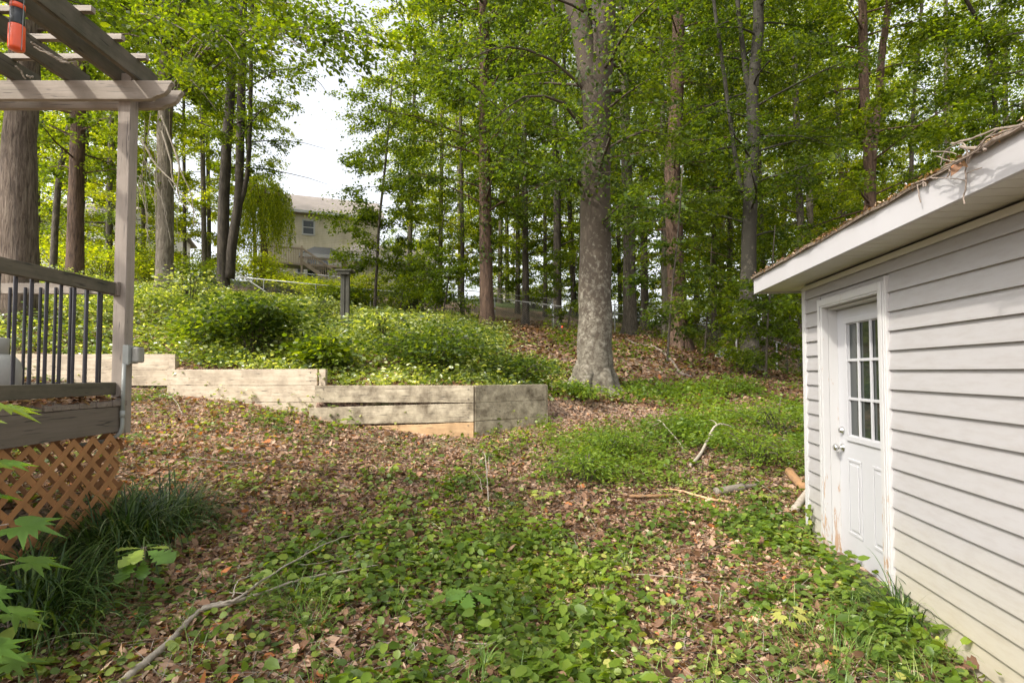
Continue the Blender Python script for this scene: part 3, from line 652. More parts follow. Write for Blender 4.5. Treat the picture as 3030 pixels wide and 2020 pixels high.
stick('fallen_branch', 'long forked grey fallen branch lying across the near left ground', 'branch',
      [([(330, 2060), (372, 2010), (440, 1950), (520, 1880), (575, 1825), (612, 1798), (690, 1782), (790, 1750), (900, 1712), (1010, 1690), (1120, 1675)], .020, .004, [.03, .035, .04, .05, .06, .07, .07, .06, .07, .06, .05]),
       ([(600, 1800), (650, 1787), (700, 1772), (760, 1735), (830, 1690), (930, 1630), (1010, 1590), (1090, 1578)], .010, .002, [.07, .08, .09, .09, .1, .1, .1, .06]),
       ([(690, 1770), (695, 1735), (715, 1715), (770, 1705)], .005, .002, [.09, .1, .1, .08]), ([(680, 1757), (730, 1762)], .004, .002, [.08, .09]),
       ([(900, 1640), (960, 1590), (1030, 1540), (1060, 1520)], .003, .001, [.09, .08, .06, .05]), ([(880, 1670), (950, 1665), (1020, 1640)], .003, .001, [.08, .07, .06])], M['stick'])
stick('fallen_branch', 'pale crooked fallen limb curving up out of the weeds right of centre', 'branch',
      [([(2040, 1378), (2075, 1340), (2098, 1297), (2120, 1285)], .022, .018, [.02, .05, .1, .12]), ([(2098, 1290), (2115, 1262), (2135, 1254), (2165, 1262)], .016, .006, [.2, .3, .33, .28]), ([(2122, 1256), (2112, 1246), (2098, 1243)], .006, .003, [.32, .34, .33])], M['stick'])
stick('fallen_branch', 'thin bent grey twig left of the crooked limb', 'twig',
      [([(2028, 1340), (2005, 1303), (1975, 1268), (1955, 1246), (1945, 1245)], .007, .009, [.02, .08, .15, .22, .22]), ([(1955, 1248), (1930, 1262)], .005, .003, [.2, .12]), ([(1925, 1250), (1893, 1252), (1888, 1262)], .005, .003, [.12, .1, .02])], M['stick'])
stick('fallen_branch', 'slender upright forked twig standing in the leaves at centre', 'twig',
      [([(1448, 1520), (1444, 1470), (1441, 1400), (1436, 1350), (1428, 1340)], .006, .004, [.01, .06, .14, .22, .24]), ([(1440, 1410), (1446, 1380), (1446, 1350)], .004, .002, [.14, .18, .22]), ([(1428, 1460), (1420, 1420), (1398, 1392)], .004, .002, [.05, .1, .14])], M['stick'])
stick('fallen_branch', 'long pale split stick lying beside the dark log', 'stick', [([(1965, 1446), (2020, 1455), (2075, 1470), (2160, 1488)], .006, .016, [.03, .05, .05, .02])], M['woodchip'])
stick('fallen_board', 'narrow weathered board half hidden in weeds left of the split stick', 'board', [([(1862, 1470), (1920, 1468), (1990, 1466)], .018, .018, [.02, .03, .02])], M['brownlog'])
stick('log', 'dark damp log lying in the weeds near the shed', 'log', [([(2118, 1455), (2160, 1450), (2200, 1444)], .045, .05, [.03, .03, .03]), ([(2195, 1444), (2240, 1436)], .03, .02, [.03, .03])], M['darklog'])
stick('log', 'orange-brown log leaning against the far corner of the shed', 'log', [([(2335, 1395), (2360, 1425), (2392, 1452)], .05, .052, [.1, .08, .04])], M['brownlog'])
stick('log', 'grey broken limb propped below the orange-brown log at the shed corner', 'log', [([(2352, 1512), (2372, 1480), (2395, 1448)], .045, .03, [.02, .06, .12])], M['stick'])
stick('fallen_branch', 'old root-like branch running down the bank right of the big beech', 'branch',
      [([(1925, 1023), (1960, 1040), (1990, 1070), (2010, 1100), (2045, 1115)], .04, .03, [.05] * 5), ([(1925, 1023), (1890, 1020), (1850, 1002)], .03, .02, [.05] * 3), ([(1927, 1020), (1922, 995), (1905, 988)], .02, .01, [.05, .15, .2])], M['twig'])
stick('fallen_branch', 'white curled branch on the sunlit litter beside the grey stones', 'branch',
      [([(2150, 1062), (2140, 1045), (2140, 1025), (2155, 1012)], .04, .02, [.03, .1, .2, .35]), ([(2143, 1045), (2152, 1035)], .02, .01, [.12, .2])], M['woodchip'])
stick('fallen_branch', 'thin straight stick lying left of the dark log', 'stick', [([(1858, 1392), (1890, 1382), (1920, 1372)], .006, .008, [.03] * 3)], M['woodchip'])
for k_, (pts, lab) in enumerate([([(2180, 1365), (2140, 1378), (2125, 1385)], 'thin grey twig above the dark log'), ([(2230, 1410), (2260, 1440), (2300, 1470)], 'thin twig between the logs near the shed'), ([(560, 1352), (700, 1368), (850, 1362)], 'long thin arching twig on the bare litter at left'),
                                ([(1850, 1703), (1990, 1706), (2120, 1730)], 'thin pale twig lying in the weeds before the shed'), ([(1340, 1900), (1450, 1905), (1530, 1912)], 'straight dry stem in the near centre weeds'), ([(480, 1165), (515, 1180), (540, 1225)], 'bent pale stem at the foot of the wall by the deck')]):
    stick('fallen_twig', lab, 'twig', [(pts, .004, .003, [.03, .05, .02])], M['stick'])
for (px, Yd, w_, h_, tilt, lab) in ((2125, 17.5, .30, .34, .5, 'pale slab of broken concrete leaning in the litter, left of its pair'), (2160, 17.3, .20, .42, -.2, 'narrow pale slab of broken concrete standing right of its pair')):
    X_ = (px - 1515) / 1600 * Yd; z = G(X_, Yd); ro = thing('concrete_slab', lab, 'rubble', (X_, Yd, z), 'broken concrete slabs by the fence')
    pr = [(X_ - w_ / 2 + tilt * 0, z - .05), (X_ + w_ / 2, z - .05), (X_ + w_ / 2 + tilt * .3, z + h_), (X_ - w_ * .3 + tilt * .3, z + h_ * 1.03)]
    MB().prism(pr, Yd, Yd + .09).build('slab', M['concrete'], ro, .015)
fg = hit(1660, 992); f1 = thing('marker_flag', 'small red marker flag at the foot of the fence left of the big beech', 'flag', fg)
MB().tube([fg, fg + Vector((0, 0, .35))], .006, 6).build('stake', M['metal'], f1); MB().box(fg.x, fg.x + .06, fg.y - .004, fg.y + .004, fg.z + .24, fg.z + .30).build('flag', M['orange'], f1)
# stray lattice strips in the grass
sl_ = thing('broken_lattice', 'broken orange lattice strips fallen in the strap-leaved grass', 'lattice', hit(500, 1560))
for a, b_ in (((440, 1522), (500, 1570)), ((455, 1585), (545, 1600)), ((500, 1570), (545, 1602))):
    MB().bar(hit(*a, .06), hit(*b_, .03), .04, .006).build('strip', M['lattice'], sl_)

# ------------------------------------------------------------------ chain-link fences
def fence(name, lab, pts, H, missing=()):
    """pts: (px, Y, top pixel)"""
    P = [at(px, py, Yd) for px, Yd, py in pts]
    root = thing(name, lab, 'fence', (P[0].x, P[0].y, G(P[0].x, P[0].y)))
    mesh_p = MB(); n = 0
    for i in range(len(P) - 1):
        a, b_ = P[i], P[i + 1]; L = (b_ - a).length; k = max(1, round(L / 3.0))
        for q in range(k + (1 if i == len(P) - 2 else 0)):
            p = a.lerp(b_, q / k); g = G(p.x, p.y)
            if n not in missing: MB().tube([(p.x, p.y, g - .3), (p.x, p.y, p.z + .04)], .028, 8).build('fence_post', M['metal'], root)
            n += 1
        MB().tube([a, b_], .021, 8).build('top_rail', M['metal'], root)
        # diamonds: thin wires, both diagonals
        st = .11; m_ = int(L / st); d = (b_ - a) / L
        for q in range(-int(H / st), m_):
            for sg in (0, 1):
                u0, u1 = q * st, q * st + H
                z0, z1 = (0, 1) if sg == 0 else (1, 0)
                if u0 < 0: z0 += (0 - u0) / H * (1 if sg == 0 else -1); u0 = 0
                if u1 > L: z1 -= (u1 - L) / H * (1 if sg == 0 else -1); u1 = L
                if u1 <= u0: continue
                A_ = a + d * u0; B_ = a + d * u1
                A_.z -= H * (1 - z0); B_.z -= H * (1 - z1)
                mesh_p.tube([A_, B_], .0022, 3, cap=False)
    mesh_p.build('chain_link_mesh', M['metal'], root); return root
fence('chain_link_fence', 'nearer silver chain-link fence crossing the wooded bank behind the big beech',
      [(634, 28, 813), (1097, 26, 857), (1464, 25, 882), (1819, 24, 926), (2193, 22, 976), (2376, 20.5, 1037), (2700, 19, 1090)], 1.2)
fence('chain_link_fence', 'farther chain-link fence running along the top of the bank under the trees',
      [(60, 34.5, 740), (500, 33, 775), (826, 32, 801), (1459, 29.5, 867), (1819, 28, 902), (2048, 27, 923), (2371, 25, 962), (2700, 23.5, 1005)], 1.2)
lr = thing('loose_rail', 'loose silver fence rail leaning across the near fence by the twin trunks', 'fence rail', at(790, 865, 27.5))
MB().tube([at(660, 778, 27.6), at(735, 829, 27.6), at(800, 872, 27.4)], .03, 8).build('rail', M['metal'], lr)
def wpost(name, px, Yd, top, lab, r=.03, mat='white'):
    p = at(px, top, Yd); g = G(p.x, Yd); o = MB().tube([(p.x, Yd, g - .2), (p.x, Yd, p.z)], r, 8).build(name, M[mat]); tag(o, lab, 'post')
wpost('stake', 2179, 19.5, 1003, 'short white stake between the concrete slabs and the grey smooth trunk', .03)
wpost('stake', 2298, 17, 1015, 'tall white stake right of the grey trunk with spreading roots', .024)

# ------------------------------------------------------------------ houses behind
def hsiding(name, c1, c2, sc_):
    m, n, b = newmat(name); tc = coords(n); wv = n.nodes.new('ShaderNodeTexWave'); wv.wave_type = 'BANDS'; wv.bands_direction = 'Z'; wv.wave_profile = 'SAW'
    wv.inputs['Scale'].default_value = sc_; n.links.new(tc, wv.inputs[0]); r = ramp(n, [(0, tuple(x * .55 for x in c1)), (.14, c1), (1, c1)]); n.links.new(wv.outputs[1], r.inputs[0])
    g = noise(n, coords(n, (1, 1, .25)), .9, 6, .7); r2 = ramp(n, [(.42, (1, 1, 1)), (.66, c2)]); n.links.new(g, r2.inputs[0])
    n.links.new(mixc(n, 1, r.outputs[0], r2.outputs[0], 'MULTIPLY'), b.inputs['Base Color']); b.inputs['Roughness'].default_value = .6; return m
M['tan_siding'] = hsiding('tan_lap_siding', (.54, .475, .375), (.70, .68, .60), 2.2)
M['white_siding'] = hsiding('white_lap_siding', (.70, .68, .66), (.93, .93, .9), 2.2)
M['darkpane'] = plain('matt_dark_pane', (.03, .035, .045), .35, 0, (.05, .055, .065), 1)
M['roofgrey'] = plain('faded_roof_shingle', (.27, .23, .205), .9, 0, (.21, .18, .16), 1.2)
M['roofdark'] = plain('dark_roof_shingle', (.10, .10, .105), .9)
M['rail_wood'] = wood('pinkish_deck_rail', (.42, .32, .26), (.33, .25, .2), (.2, .15, .1), 2, dirt=.3)
class HB(MB):
    def __init__(s, o, ang, dx=0): super().__init__(); s.o = Vector(o); s.a = ang; s.dx = dx
    def build(s, *a, **k):
        s.v = [(v[0] - s.dx, v[1], v[2]) for v in s.v]
        m = Matrix.Translation(s.o) @ Matrix.Rotation(s.a, 4, 'Z'); s.v = [tuple(m @ Vector(v)) for v in s.v]; return super().build(*a, **k)
def gable_roof(mb, x0, x1, y0, y1, z, h, ov=.4, th=.15):
    ym = (y0 + y1) / 2
    pr = [(y0 - ov, z - ov * h / (ym - y0)), (ym, z + h), (y1 + ov, z - ov * h / (ym - y0)), (y1 + ov, z + th - ov * h / (ym - y0)), (ym, z + h + th), (y0 - ov, z + th - ov * h / (ym - y0))]
    vs = [(x, a, b_) for x in (x0 - ov, x1 + ov) for a, b_ in pr]
    return mb.add(vs, [tuple(range(6)), tuple(range(6, 12))[::-1]] + [(i, i + 6, (i + 1) % 6 + 6, (i + 1) % 6) for i in range(6)])
def house(lab, o, ang, L, D, z0, zt, rh, mat, wins=(), garage=False):
    rt = thing('house', lab, 'house', o)
    h = lambda: HB((o[0], o[1], 0), ang)
    h().box(0, L, 0, D, z0, zt).build('wall', mat, rt)
    g = h(); ym = D / 2
    for x in (0.0, L - .1): 
        g = h(); g.add([(x, 0, zt), (x, D, zt), (x, ym, zt + rh), (x + .1, 0, zt), (x + .1, D, zt), (x + .1, ym, zt + rh)], [(0, 1, 2), (5, 4, 3), (0, 3, 4, 1), (1, 4, 5, 2), (2, 5, 3, 0)]); g.build('gable_wall', mat, rt)
    gable_roof(h(), 0, L, 0, D, zt, rh).build('roof', M['roofgrey'], rt)
    h().box(-.4, L + .4, -.52, -.405, zt - .22, zt + .02).build('gutter', M['white'], rt, .02)
    for (x, z, w_, hh) in wins:
        f = h(); t = .12
        f.box(x, x + t, -.05, .0, z, z + hh); f.box(x + w_ - t, x + w_, -.05, .0, z, z + hh); f.box(x + t, x + w_ - t, -.05, .0, z, z + t); f.box(x + t, x + w_ - t, -.05, .0, z + hh - t, z + hh); f.box(x + t, x + w_ - t, -.045, .0, z + hh / 2 - .04, z + hh / 2 + .04)
        fo = f.build('window', M['white'], rt); h().box(x + t, x + w_ - t, -.02, -.005, z + t, z + hh - t).build('pane', M['darkpane'], fo)
    return rt, h
ho = at(845, 760, 45); ho = (-27.0, 41.8, 8.0)
hs0 = 8.3; ho = (-28.2 + hs0 * math.cos(R(20.5)), 41.8 + hs0 * math.sin(R(20.5)), 8.0)
rt, hh_ = house('tan two-storey house with faded shingle roof seen through the gap in the trees', ho, R(20.5), 9.2, 9, 7.5, 15.2, 2.6, M['tan_siding'],
                wins=[(11.0 - hs0, 13.2, 1.05, 1.35), (10.6 - hs0, 8.9, 1.2, 1.9)])
# bay with dark hip roof, deck and stair
hq = hh_
def hh_():
    b = hq(); b.dx = hs0; return b
DZ = .62
b_ = hh_(); b_.box(11.2, 14.2, -1.1, -.003, 8.2, 11.3); bay = b_.build('bay', M['white_siding'], rt)
b_ = hh_(); b_.add([(10.8, -1.5, 11.3), (14.6, -1.5, 11.3), (14.6, 0, 11.3), (10.8, 0, 11.3), (12.0, -.02, 12.25), (13.4, -.02, 12.25)], [(0, 1, 2, 3), (0, 4, 5, 1), (1, 5, 2), (0, 3, 4), (2, 5, 4, 3)]); b_.build('bay_roof', M['roofdark'], rt)
b_ = hh_(); b_.box(10.78, 14.62, -1.56, -1.505, 11.05, 11.33); b_.build('bay_fascia', M['white'], rt)
for x0 in (11.5, 12.4): hh_().box(x0, x0 + .7, -1.13, -1.103, 9.4, 10.9).build('bay_window', M['glass'], rt)
pd = thing('house_deck', 'pinkish wooden deck with railing and stair at the back of the tan house', 'deck', (ho[0] + 1, ho[1], 9))
def hb(): return HB((ho[0], ho[1], 0), R(20.5), hs0 - .9)
def hb2():
    b = hb(); b.o.z += DZ; return b
hb2().box(6.5, 13.2, -3.4, -1.6, 9.35, 9.5).build('floor', M['rail_wood'], pd)
tr = hb2(); tr.box(6.5, 10.2, -3.45, -3.35, 10.62, 10.74); tr.build('top_rail', M['rail_wood'], pd)
for q in range(30):
    x = 6.55 + q * .125; hb2().box(x, x + .05, -3.42, -3.38, 9.5, 10.62).build('baluster', M['rail_wood'], pd)
hb2().box(10.1, 10.25, -3.5, -3.35, 8.2, 10.9).build('newel_post', M['rail_wood'], pd)
hb2().bar((10.2, -3.42, 10.7), (13.2, -3.42, 8.7), .1, .14).build('stair_rail', M['rail_wood'], pd)
for q in range(20):
    x = 10.4 + q * .14; zt_ = 10.6 - (x - 10.2) * .667; hb2().box(x, x + .05, -3.42, -3.38, zt_ - 1.0, zt_).build('baluster', M['rail_wood'], pd)
hb2().bar((10.2, -3.42, 9.6), (13.2, -3.42, 7.6), .08, .25).build('stringer', M['rail_wood'], pd)
house('low grey-roofed garage wing half hidden behind the saplings right of the tan house', (-12.5, 42.5, 8), R(14), 6.5, 7, 6.5, 10.4, 1.9, M['tan_siding'], wins=[(3.2, 8.4, 1.4, 1.5)])
house('white-sided house glimpsed between the trunks at far left', (-42.5, 41, 8), R(-2), 12.5, 9, 7.0, 13.2, 2.4, M['white_siding'], wins=[(3, 10.8, 1, 1.4), (9.5, 10.5, 1, 1.5)])
house('distant white gabled house on the crest left of the big beech', (-3.2, 66, 7), R(8), 8, 7, 6.5, 10.3, 2.0, M['white_siding'], wins=[(1.0, 8.4, 1.0, 1.2), (5, 8.4, 1, 1.2)])
M['road'] = plain('pale_drive', (.36, .30, .27), .9, 0, (.3, .25, .22), 1)
rd = MB(); xs = np.linspace(-40, 40, 60)
vs = [(x, 52 + y, G(x, 52 + y) + .03 + .01 * y) for x in xs for y in (0, 4)]
rd.add(vs, [(2 * i, 2 * i + 2, 2 * i + 3, 2 * i + 1) for i in range(59)]); tag(rd.build('road', M['road']), kind='structure')
def car(lab, x, y, rz, paint, tall=0.0):
    z = G(x, y) + .06 ; rt = thing('parked_car', lab, 'car', (x, y, z)); rm = Matrix.Translation((x, y, z)) @ Matrix.Rotation(rz, 4, 'Z')
    def P_(prof, y0, y1, name, mat, par=rt, bv=.05):
        mb = MB().prism(prof, y0, y1); mb.v = [tuple(rm @ Vector(v)) for v in mb.v]; return mb.build(name, mat, par, bv)
    body = P_([(-2.2, .35), (2.2, .35), (2.25, .75), (2.1, .95), (1.1, 1.02), (-1.7, 1.05), (-2.2, .95)], -.88, .88, 'body', paint)
    P_([(-1.75, 1.06), (1.05, 1.03), (.35, 1.45 + tall), (-1.2, 1.48 + tall)], -.74, .74, 'cabin', paint)
    P_([(-1.5, 1.10), (.75, 1.08), (.25, 1.40 + tall), (-1.1, 1.42 + tall)], -.755, .755, 'side_window', M['glass'], rt, 0)
    for sx in (-1.4, 1.4):
        for sy in (-.8, .8):
            mb = MB().tube([(sx, sy - .1, .33), (sx, sy + .1, .33)], .33, 18); mb.v = [tuple(rm @ Vector(v)) for v in mb.v]; mb.build('wheel', M['darkcap'], rt)
    for sy in (-.6, .6):
        mb = MB().box(2.2, 2.262, sy - .18, sy + .18, .68, .82); mb.v = [tuple(rm @ Vector(v)) for v in mb.v]; mb.build('headlight', M['clear'], rt)
M['carwhite'] = plain('silver_car_paint', (.6, .58, .58), .25); M['cargreen'] = plain('dark_green_car_paint', (.05, .08, .06), .3)
car('dark green car parked on the crest just right of the ivy-clad trunk', -1.9, 54, R(6), M['cargreen'], .3)
car('silver car parked on the crest between the thin trunks left of the big beech', 1.1, 51.5, R(180), M['carwhite'])

# ------------------------------------------------------------------ trees
LEAFK = 2.15
def gapkeep(P):
    """a clearing in the canopy runs from the yard up the slope to the tan house"""
    r = P[:, 0] / P[:, 1]; e = (P[:, 2] - CZ) / P[:, 1]
    r0 = -.395 + .40 * (e - .34) + .012 * np.sin(e * 60) + .01 * np.sin(P[:, 1] * 1.9)
    hw = np.interp(e, [.20, .26, .34, .42, .47, .53, .57], [.045, .048, .044, .031, .012, .0, .0])
    d = np.abs(r - r0) / (hw + 1e-6)
    pr = np.clip((d - .80) / .9, 0, 1); pr = np.where(e > .60, 1, pr); pr = np.where(e < .20, 1, pr)
    return rng.random(len(P)) < pr
DX = np.array([1, 0, 0.])
def crown_points(limbs, n_tw, tw_len, lpt, spread=.16, flat=.09):
    """limbs: list of (k,3) arrays -> leaf positions and directions on sprays"""
    PP = []; DD = []; tw_lines = []
    for L in limbs:
        k = len(L)
        for _ in range(n_tw):
            t = rng.uniform(.18, 1.0) * (k - 1); i = min(int(t), k - 2); p = L[i] + (L[i + 1] - L[i]) * (t - i)
            d = L[i + 1] - L[i]; a = math.atan2(d[1], d[0]) + rng.normal(0, .85); ln = tw_len * rng.uniform(.5, 1.3)
            td = np.array([math.cos(a), math.sin(a), rng.normal(-.05, .22)]); q = p + td * ln
            if rng.random() < .35: tw_lines.append((p, q))
            s = rng.random(lpt) ** .7; side = np.array([-td[1], td[0], 0])
            pos = p + td * (s * ln)[:, None] + side * (rng.normal(0, spread, lpt) * ln * (1.1 - .4 * s))[:, None]
            pos[:, 2] += rng.normal(0, flat, lpt) * ln - .12 * ln * s ** 2
            PP.append(pos); DD.append(td[None] * .6 + rng.normal(0, .55, (lpt, 3)) * (1, 1, .5) + (0, 0, -.22))
    return np.concatenate(PP), np.concatenate(DD), tw_lines
def limb(p0, az, L, el, k=6, droop=.25):
    pts = [np.array(p0, float)]; a = az; e = el
    for i in range(k - 1):
        a += rng.normal(0, .16); e -= droop * rng.uniform(.1, .5)
        pts.append(pts[-1] + np.array([math.cos(a) * math.cos(e), math.sin(a) * math.cos(e), math.sin(e)]) * L / (k - 1))
    return np.array(pts)
def tree(name, lab, trunk, Yd, dia, barkm, leafm, nl=26, R_=3.2, z0=2.2, zmax=None, lsz=.11, lpt=26, ntw=9, flare=1.35, extra=(), group=None, roots=0, stems=(), twl=1.1, tmpl=T_QUAD, top=True, gap=True, cap_n=500, rbias=None, jit=.04, pathY=None):
    """trunk: list of (px,py) photo measurements along the stem at distance Yd (bottom first)"""
    b0 = at(trunk[0][0], trunk[0][1], Yd); g = G(b0.x, Yd)
    path = [Vector((b0.x, Yd, g - .25)), Vector((b0.x, Yd, g + .05))] + [at(px, py, Yd) for px, py in trunk if at(px, py, Yd).z > g + .5]
    a_, b_ = path[-2], path[-1]; d = (b_ - a_).normalized(); H = (zmax or (Yd * .72 + 3))
    while path[-1].z < H: path.append(path[-1] + (d + Vector((random.uniform(-.03, .03), random.uniform(-.03, .03), 0))) * 1.6)
    path = curve(path, 4, dia * .02); root = thing(name, lab, 'tree', (b0.x, Yd, g), group)
    zz = [p.z for p in path]
    def rad(z): 
        f = max(0, 1 - (z - g) / (H * 1.35 - g)); r = dia / 2 * (.35 + .65 * f); h = z - g
        return r * (1 + (flare - 1) * math.exp(-max(h, -.2) / .35))
    mb = MB(); mb.tube(path, [rad(z) for z in zz], 18 if dia > .3 else 10, jit)
    for q in range(roots):
        a = q * 6.28 / roots + random.uniform(-.3, .3); r = rad(g + .1); pts = []
        for t, hz_ in ((0, .34), (.45, .15), (.8, .03), (1.5, -.05), (2.4, -.12)):
            x = b0.x + math.cos(a) * r * (.5 + t * .8); y = Yd + math.sin(a) * r * (.5 + t * .8); pts.append((x, y, G(x, y) + hz_ * dia / .55))
        mb.tube(curve(pts, 3, .01), [dia * .26, dia * .25, dia * .23, dia * .21, dia * .19, dia * .17, dia * .155, dia * .14, dia * .125, dia * .11, dia * .09, dia * .07, dia * .05], 10, .08)
    for st in stems:      # secondary stems: (list of px,py, start dia, end dia)
        pts = [at(px, py, Yd) for px, py in st[0]]; dd = (pts[-1] - pts[-2]).normalized()
        while pts[-1].z < H: pts.append(pts[-1] + dd * 1.5)
        c_ = curve(pts, 4, .01); mb.tube(c_, [(st[1] + (st[2] - st[1]) * i / (len(c_) - 1)) / 2 for i in range(len(c_))], 14, jit)
    pz = np.array(zz); pxy = np.array([(p.x, p.y) for p in path]); limbs = []
    for q in range(nl):
        z = g + z0 + (H - g - z0) * (q + rng.random()) / nl; x = np.interp(z, pz, pxy[:, 0]); y = np.interp(z, pz, pxy[:, 1])
        az = q * 2.4 + rng.normal(0, .4)
        if rbias is not None and rng.random() < .5: az = rbias + rng.normal(0, .6)
        L = R_ * rng.uniform(.55, 1.25) * (1 - .25 * (z - g) / (H - g))
        limbs.append(limb((x, y, z), az, L, rng.uniform(.0, .55)))
    for e in extra: limbs.append(np.array([tuple(v) for v in curve(e, 2)]))
    for L in limbs: r = min(dia * .09, .035); mb.tube([tuple(p) for p in L], [r * (1 - .8 * i / (len(L) - 1)) for i in range(len(L))], 6, cap=False)
    if gap:      # limbs stop at the edge of the clearing
        cut = []
        for L in limbs:
            f_ = np.ones(len(L), bool); r_ = L[:, 0] / L[:, 1]; e_ = (L[:, 2] - CZ) / L[:, 1]
            inside = (np.abs(r_ + .395 - .40 * (e_ - .34)) < .055) & (e_ > .2) & (e_ < .50)
            k_ = int(np.argmax(inside)) if inside.any() else len(L)
            if k_ >= 2: cut.append(L[:k_])
        limbs = cut or limbs[:1]
    P, D, tl = crown_points(limbs, ntw, twl, int(lpt * LEAFK))
    for p, q in tl:
        if gap and .2 < (q[2] - CZ) / q[1] < .5 and abs(q[0] / q[1] + .395 - .40 * ((q[2] - CZ) / q[1] - .34)) < .05: continue
        mb.tube([tuple(p), tuple((p + q) / 2 + (0, 0, .03)), tuple(q)], [.010, .007, .003], 4, cap=False)
    mb.build('trunk', M[barkm], root, smooth=True)
    if gap: kp = gapkeep(P); P, D = P[kp], D[kp]
    Nn = rng.normal(0, .55, P.shape) + (0, 0, 1); S_ = lsz * rng.uniform(.65, 1.25, len(P))
    clump = .5 + .28 * vnoise(P[:, 0] * 1.3 + P[:, 2] * .6, P[:, 1] * 1.3 + P[:, 2] * 1.1, 1.6, hash(lab) % 97)
    leaves('crown', P, D, Nn, S_, tmpl, M[leafm], root, np.clip(clump + rng.normal(0, .2, len(P)), 0, 1))
    if top and cap_n:
        n = cap_n * 3; c0 = np.array([path[-1].x, path[-1].y, H + 2.5]); Pc = c0 + rng.normal(0, 1, (n, 3)) * (R_ * .9, R_ * .9, 1.6)
        if gap: Pc = Pc[gapkeep(Pc)]
        leaves('upper_crown', Pc, rng.normal(0, 1, Pc.shape), rng.normal(0, .5, Pc.shape) + (0, 0, 1), .19, T_OVATE, M[leafm], root)
    return root
F2 = 1.2883
def dp(*a): return [(x * F2, y * F2) for x, y in a]      # overview pixels -> photo pixels
LX = T_QUAD
print('trees')
# --- left group
tree('oak_tree', 'massive furrowed grey trunk behind the deck railing at far left', dp((42, 700), (42, 600), (44, 400), (50, 250), (60, 100), (64, 0)), 9.5, .60, 'bark_oak', 'leaf_mid', nl=16, R_=3.5, z0=5.2, lsz=.11, flare=1.1, rbias=2.6)
tree('maple_tree', 'dark red-brown straight trunk between the far left oak and the pergola post', dp((172, 640), (174, 500), (178, 350), (182, 200), (186, 0)), 16.5, .46, 'bark_red', 'leaf_mid', nl=26, R_=3.2, z0=3.2, lsz=.12)
tree('young_tree', 'thin slanting trunk just left of the red-brown trunk at far left', dp((122, 640), (126, 540), (134, 430), (150, 330), (170, 250), (200, 100)), 20, .24, 'bark_grey', 'leaf_bright', nl=18, R_=2.4, z0=3.0, lsz=.11)
tree('oak_tree', 'pale grey trunk hung with dead twigs just right of the pergola post', dp((378, 690), (378, 600), (379, 450), (378, 300), (381, 150), (384, 0)), 17, .52, 'bark_pale', 'leaf_mid', nl=24, R_=3.4, z0=6.5, lsz=.125, ntw=11,
     extra=[[(-10.9, 17, 11.0), (-9.5, 15, 11.9), (-7.2, 13, 11.2), (-5.6, 12, 9.9)], [(-10.9, 17, 11.5), (-9, 14.5, 12.0), (-6.6, 13, 11.2), (-4.6, 12.4, 10.1)], [(-10.9, 17, 12), (-8.2, 15, 12.6), (-5, 14, 12.0), (-2.6, 13.6, 11.2)],
            [(-10.9, 17, 12), (-10, 14, 11), (-8.2, 12.6, 9.9), (-7.0, 12, 9.0)]] + [[(-10.9, 17, 9.5 + q * .3), (-9 + q * .3, 14.5, 10.4 + q * .1), (-7 + q * .6, 12.5, 9.6), (-5.8 + q * .75, 11.3, 8.2 + .05 * q)] for q in range(6)] + [[(-10.9, 17, 9), (-9.6, 15, 9.6), (-8.2, 13.5, 9.0), (-7.2, 13, 7.9)], [(-10.9, 17, 10), (-8, 16, 11.5), (-5.5, 15, 11.0), (-4.2, 14.5, 9.6)], [(-10.9, 17, 10), (-8, 16, 11.9), (-5, 15, 11.6), (-3.2, 14.5, 10.0)]])
tree('twin_trunk_tree', 'dark twin-trunked tree with a forked right stem in front of the fence', dp((514, 668), (512, 600), (514, 480), (520, 350), (530, 200), (536, 0)), 24, .52, 'bark_dark', 'leaf_mid', nl=26, R_=4.0, z0=5.5, lsz=.13, ntw=11, flare=1.25,
     stems=[(dp((528, 640), (533, 560), (546, 480), (550, 400), (552, 300), (556, 150)), .42, .26), (dp((546, 480), (560, 440), (570, 380), (574, 300), (576, 200)), .22, .14)],
     extra=[[(-12.3, 24, 12), (-10.6, 22.5, 12.6), (-9.0, 21.5, 12.4), (-8.4, 21, 11.6)], [(-12.3, 24, 14), (-10.2, 23, 14.6), (-8.6, 22.5, 14.2), (-7.6, 22, 13)]])
# twig curtain on the pale trunk
dc = thing('dead_twigs', 'grey curtain of hanging dead twigs beside the pale trunk right of the pergola post', 'dead branches', at(400, 380, 15.5))
for q in range(26):
    x0 = random.uniform(395, 500); y0 = random.uniform(330, 560); pts = [(x0, y0)]
    dx = random.uniform(-10, 30); 
    for k_ in range(5): pts.append((pts[-1][0] + dx * random.uniform(-.4, 1.2), pts[-1][1] + random.uniform(18, 55))); dx *= .75
    MB().tube(curve([at(x, y, 15.6 + .1 * random.random()) for x, y in pts], 3, .02), [.014 * (1 - .05 * i) for i in range(16)], 4, cap=False).build('twig', M['stick'], dc)
for pts in (dp((370, 265), (395, 330), (418, 400), (440, 450), (446, 520)), dp((372, 300), (392, 370), (400, 420), (438, 470), (452, 500)), dp((330, 330), (360, 380), (400, 420)), dp((400, 340), (412, 380), (408, 440), (430, 480))):
    MB().tube(curve([at(x, y, 15.6) for x, y in pts], 4, .01), [.028 * (1 - .04 * i) for i in range(4 * (len(pts) - 1) + 1)], 6).build('branch', M['stick'], dc)
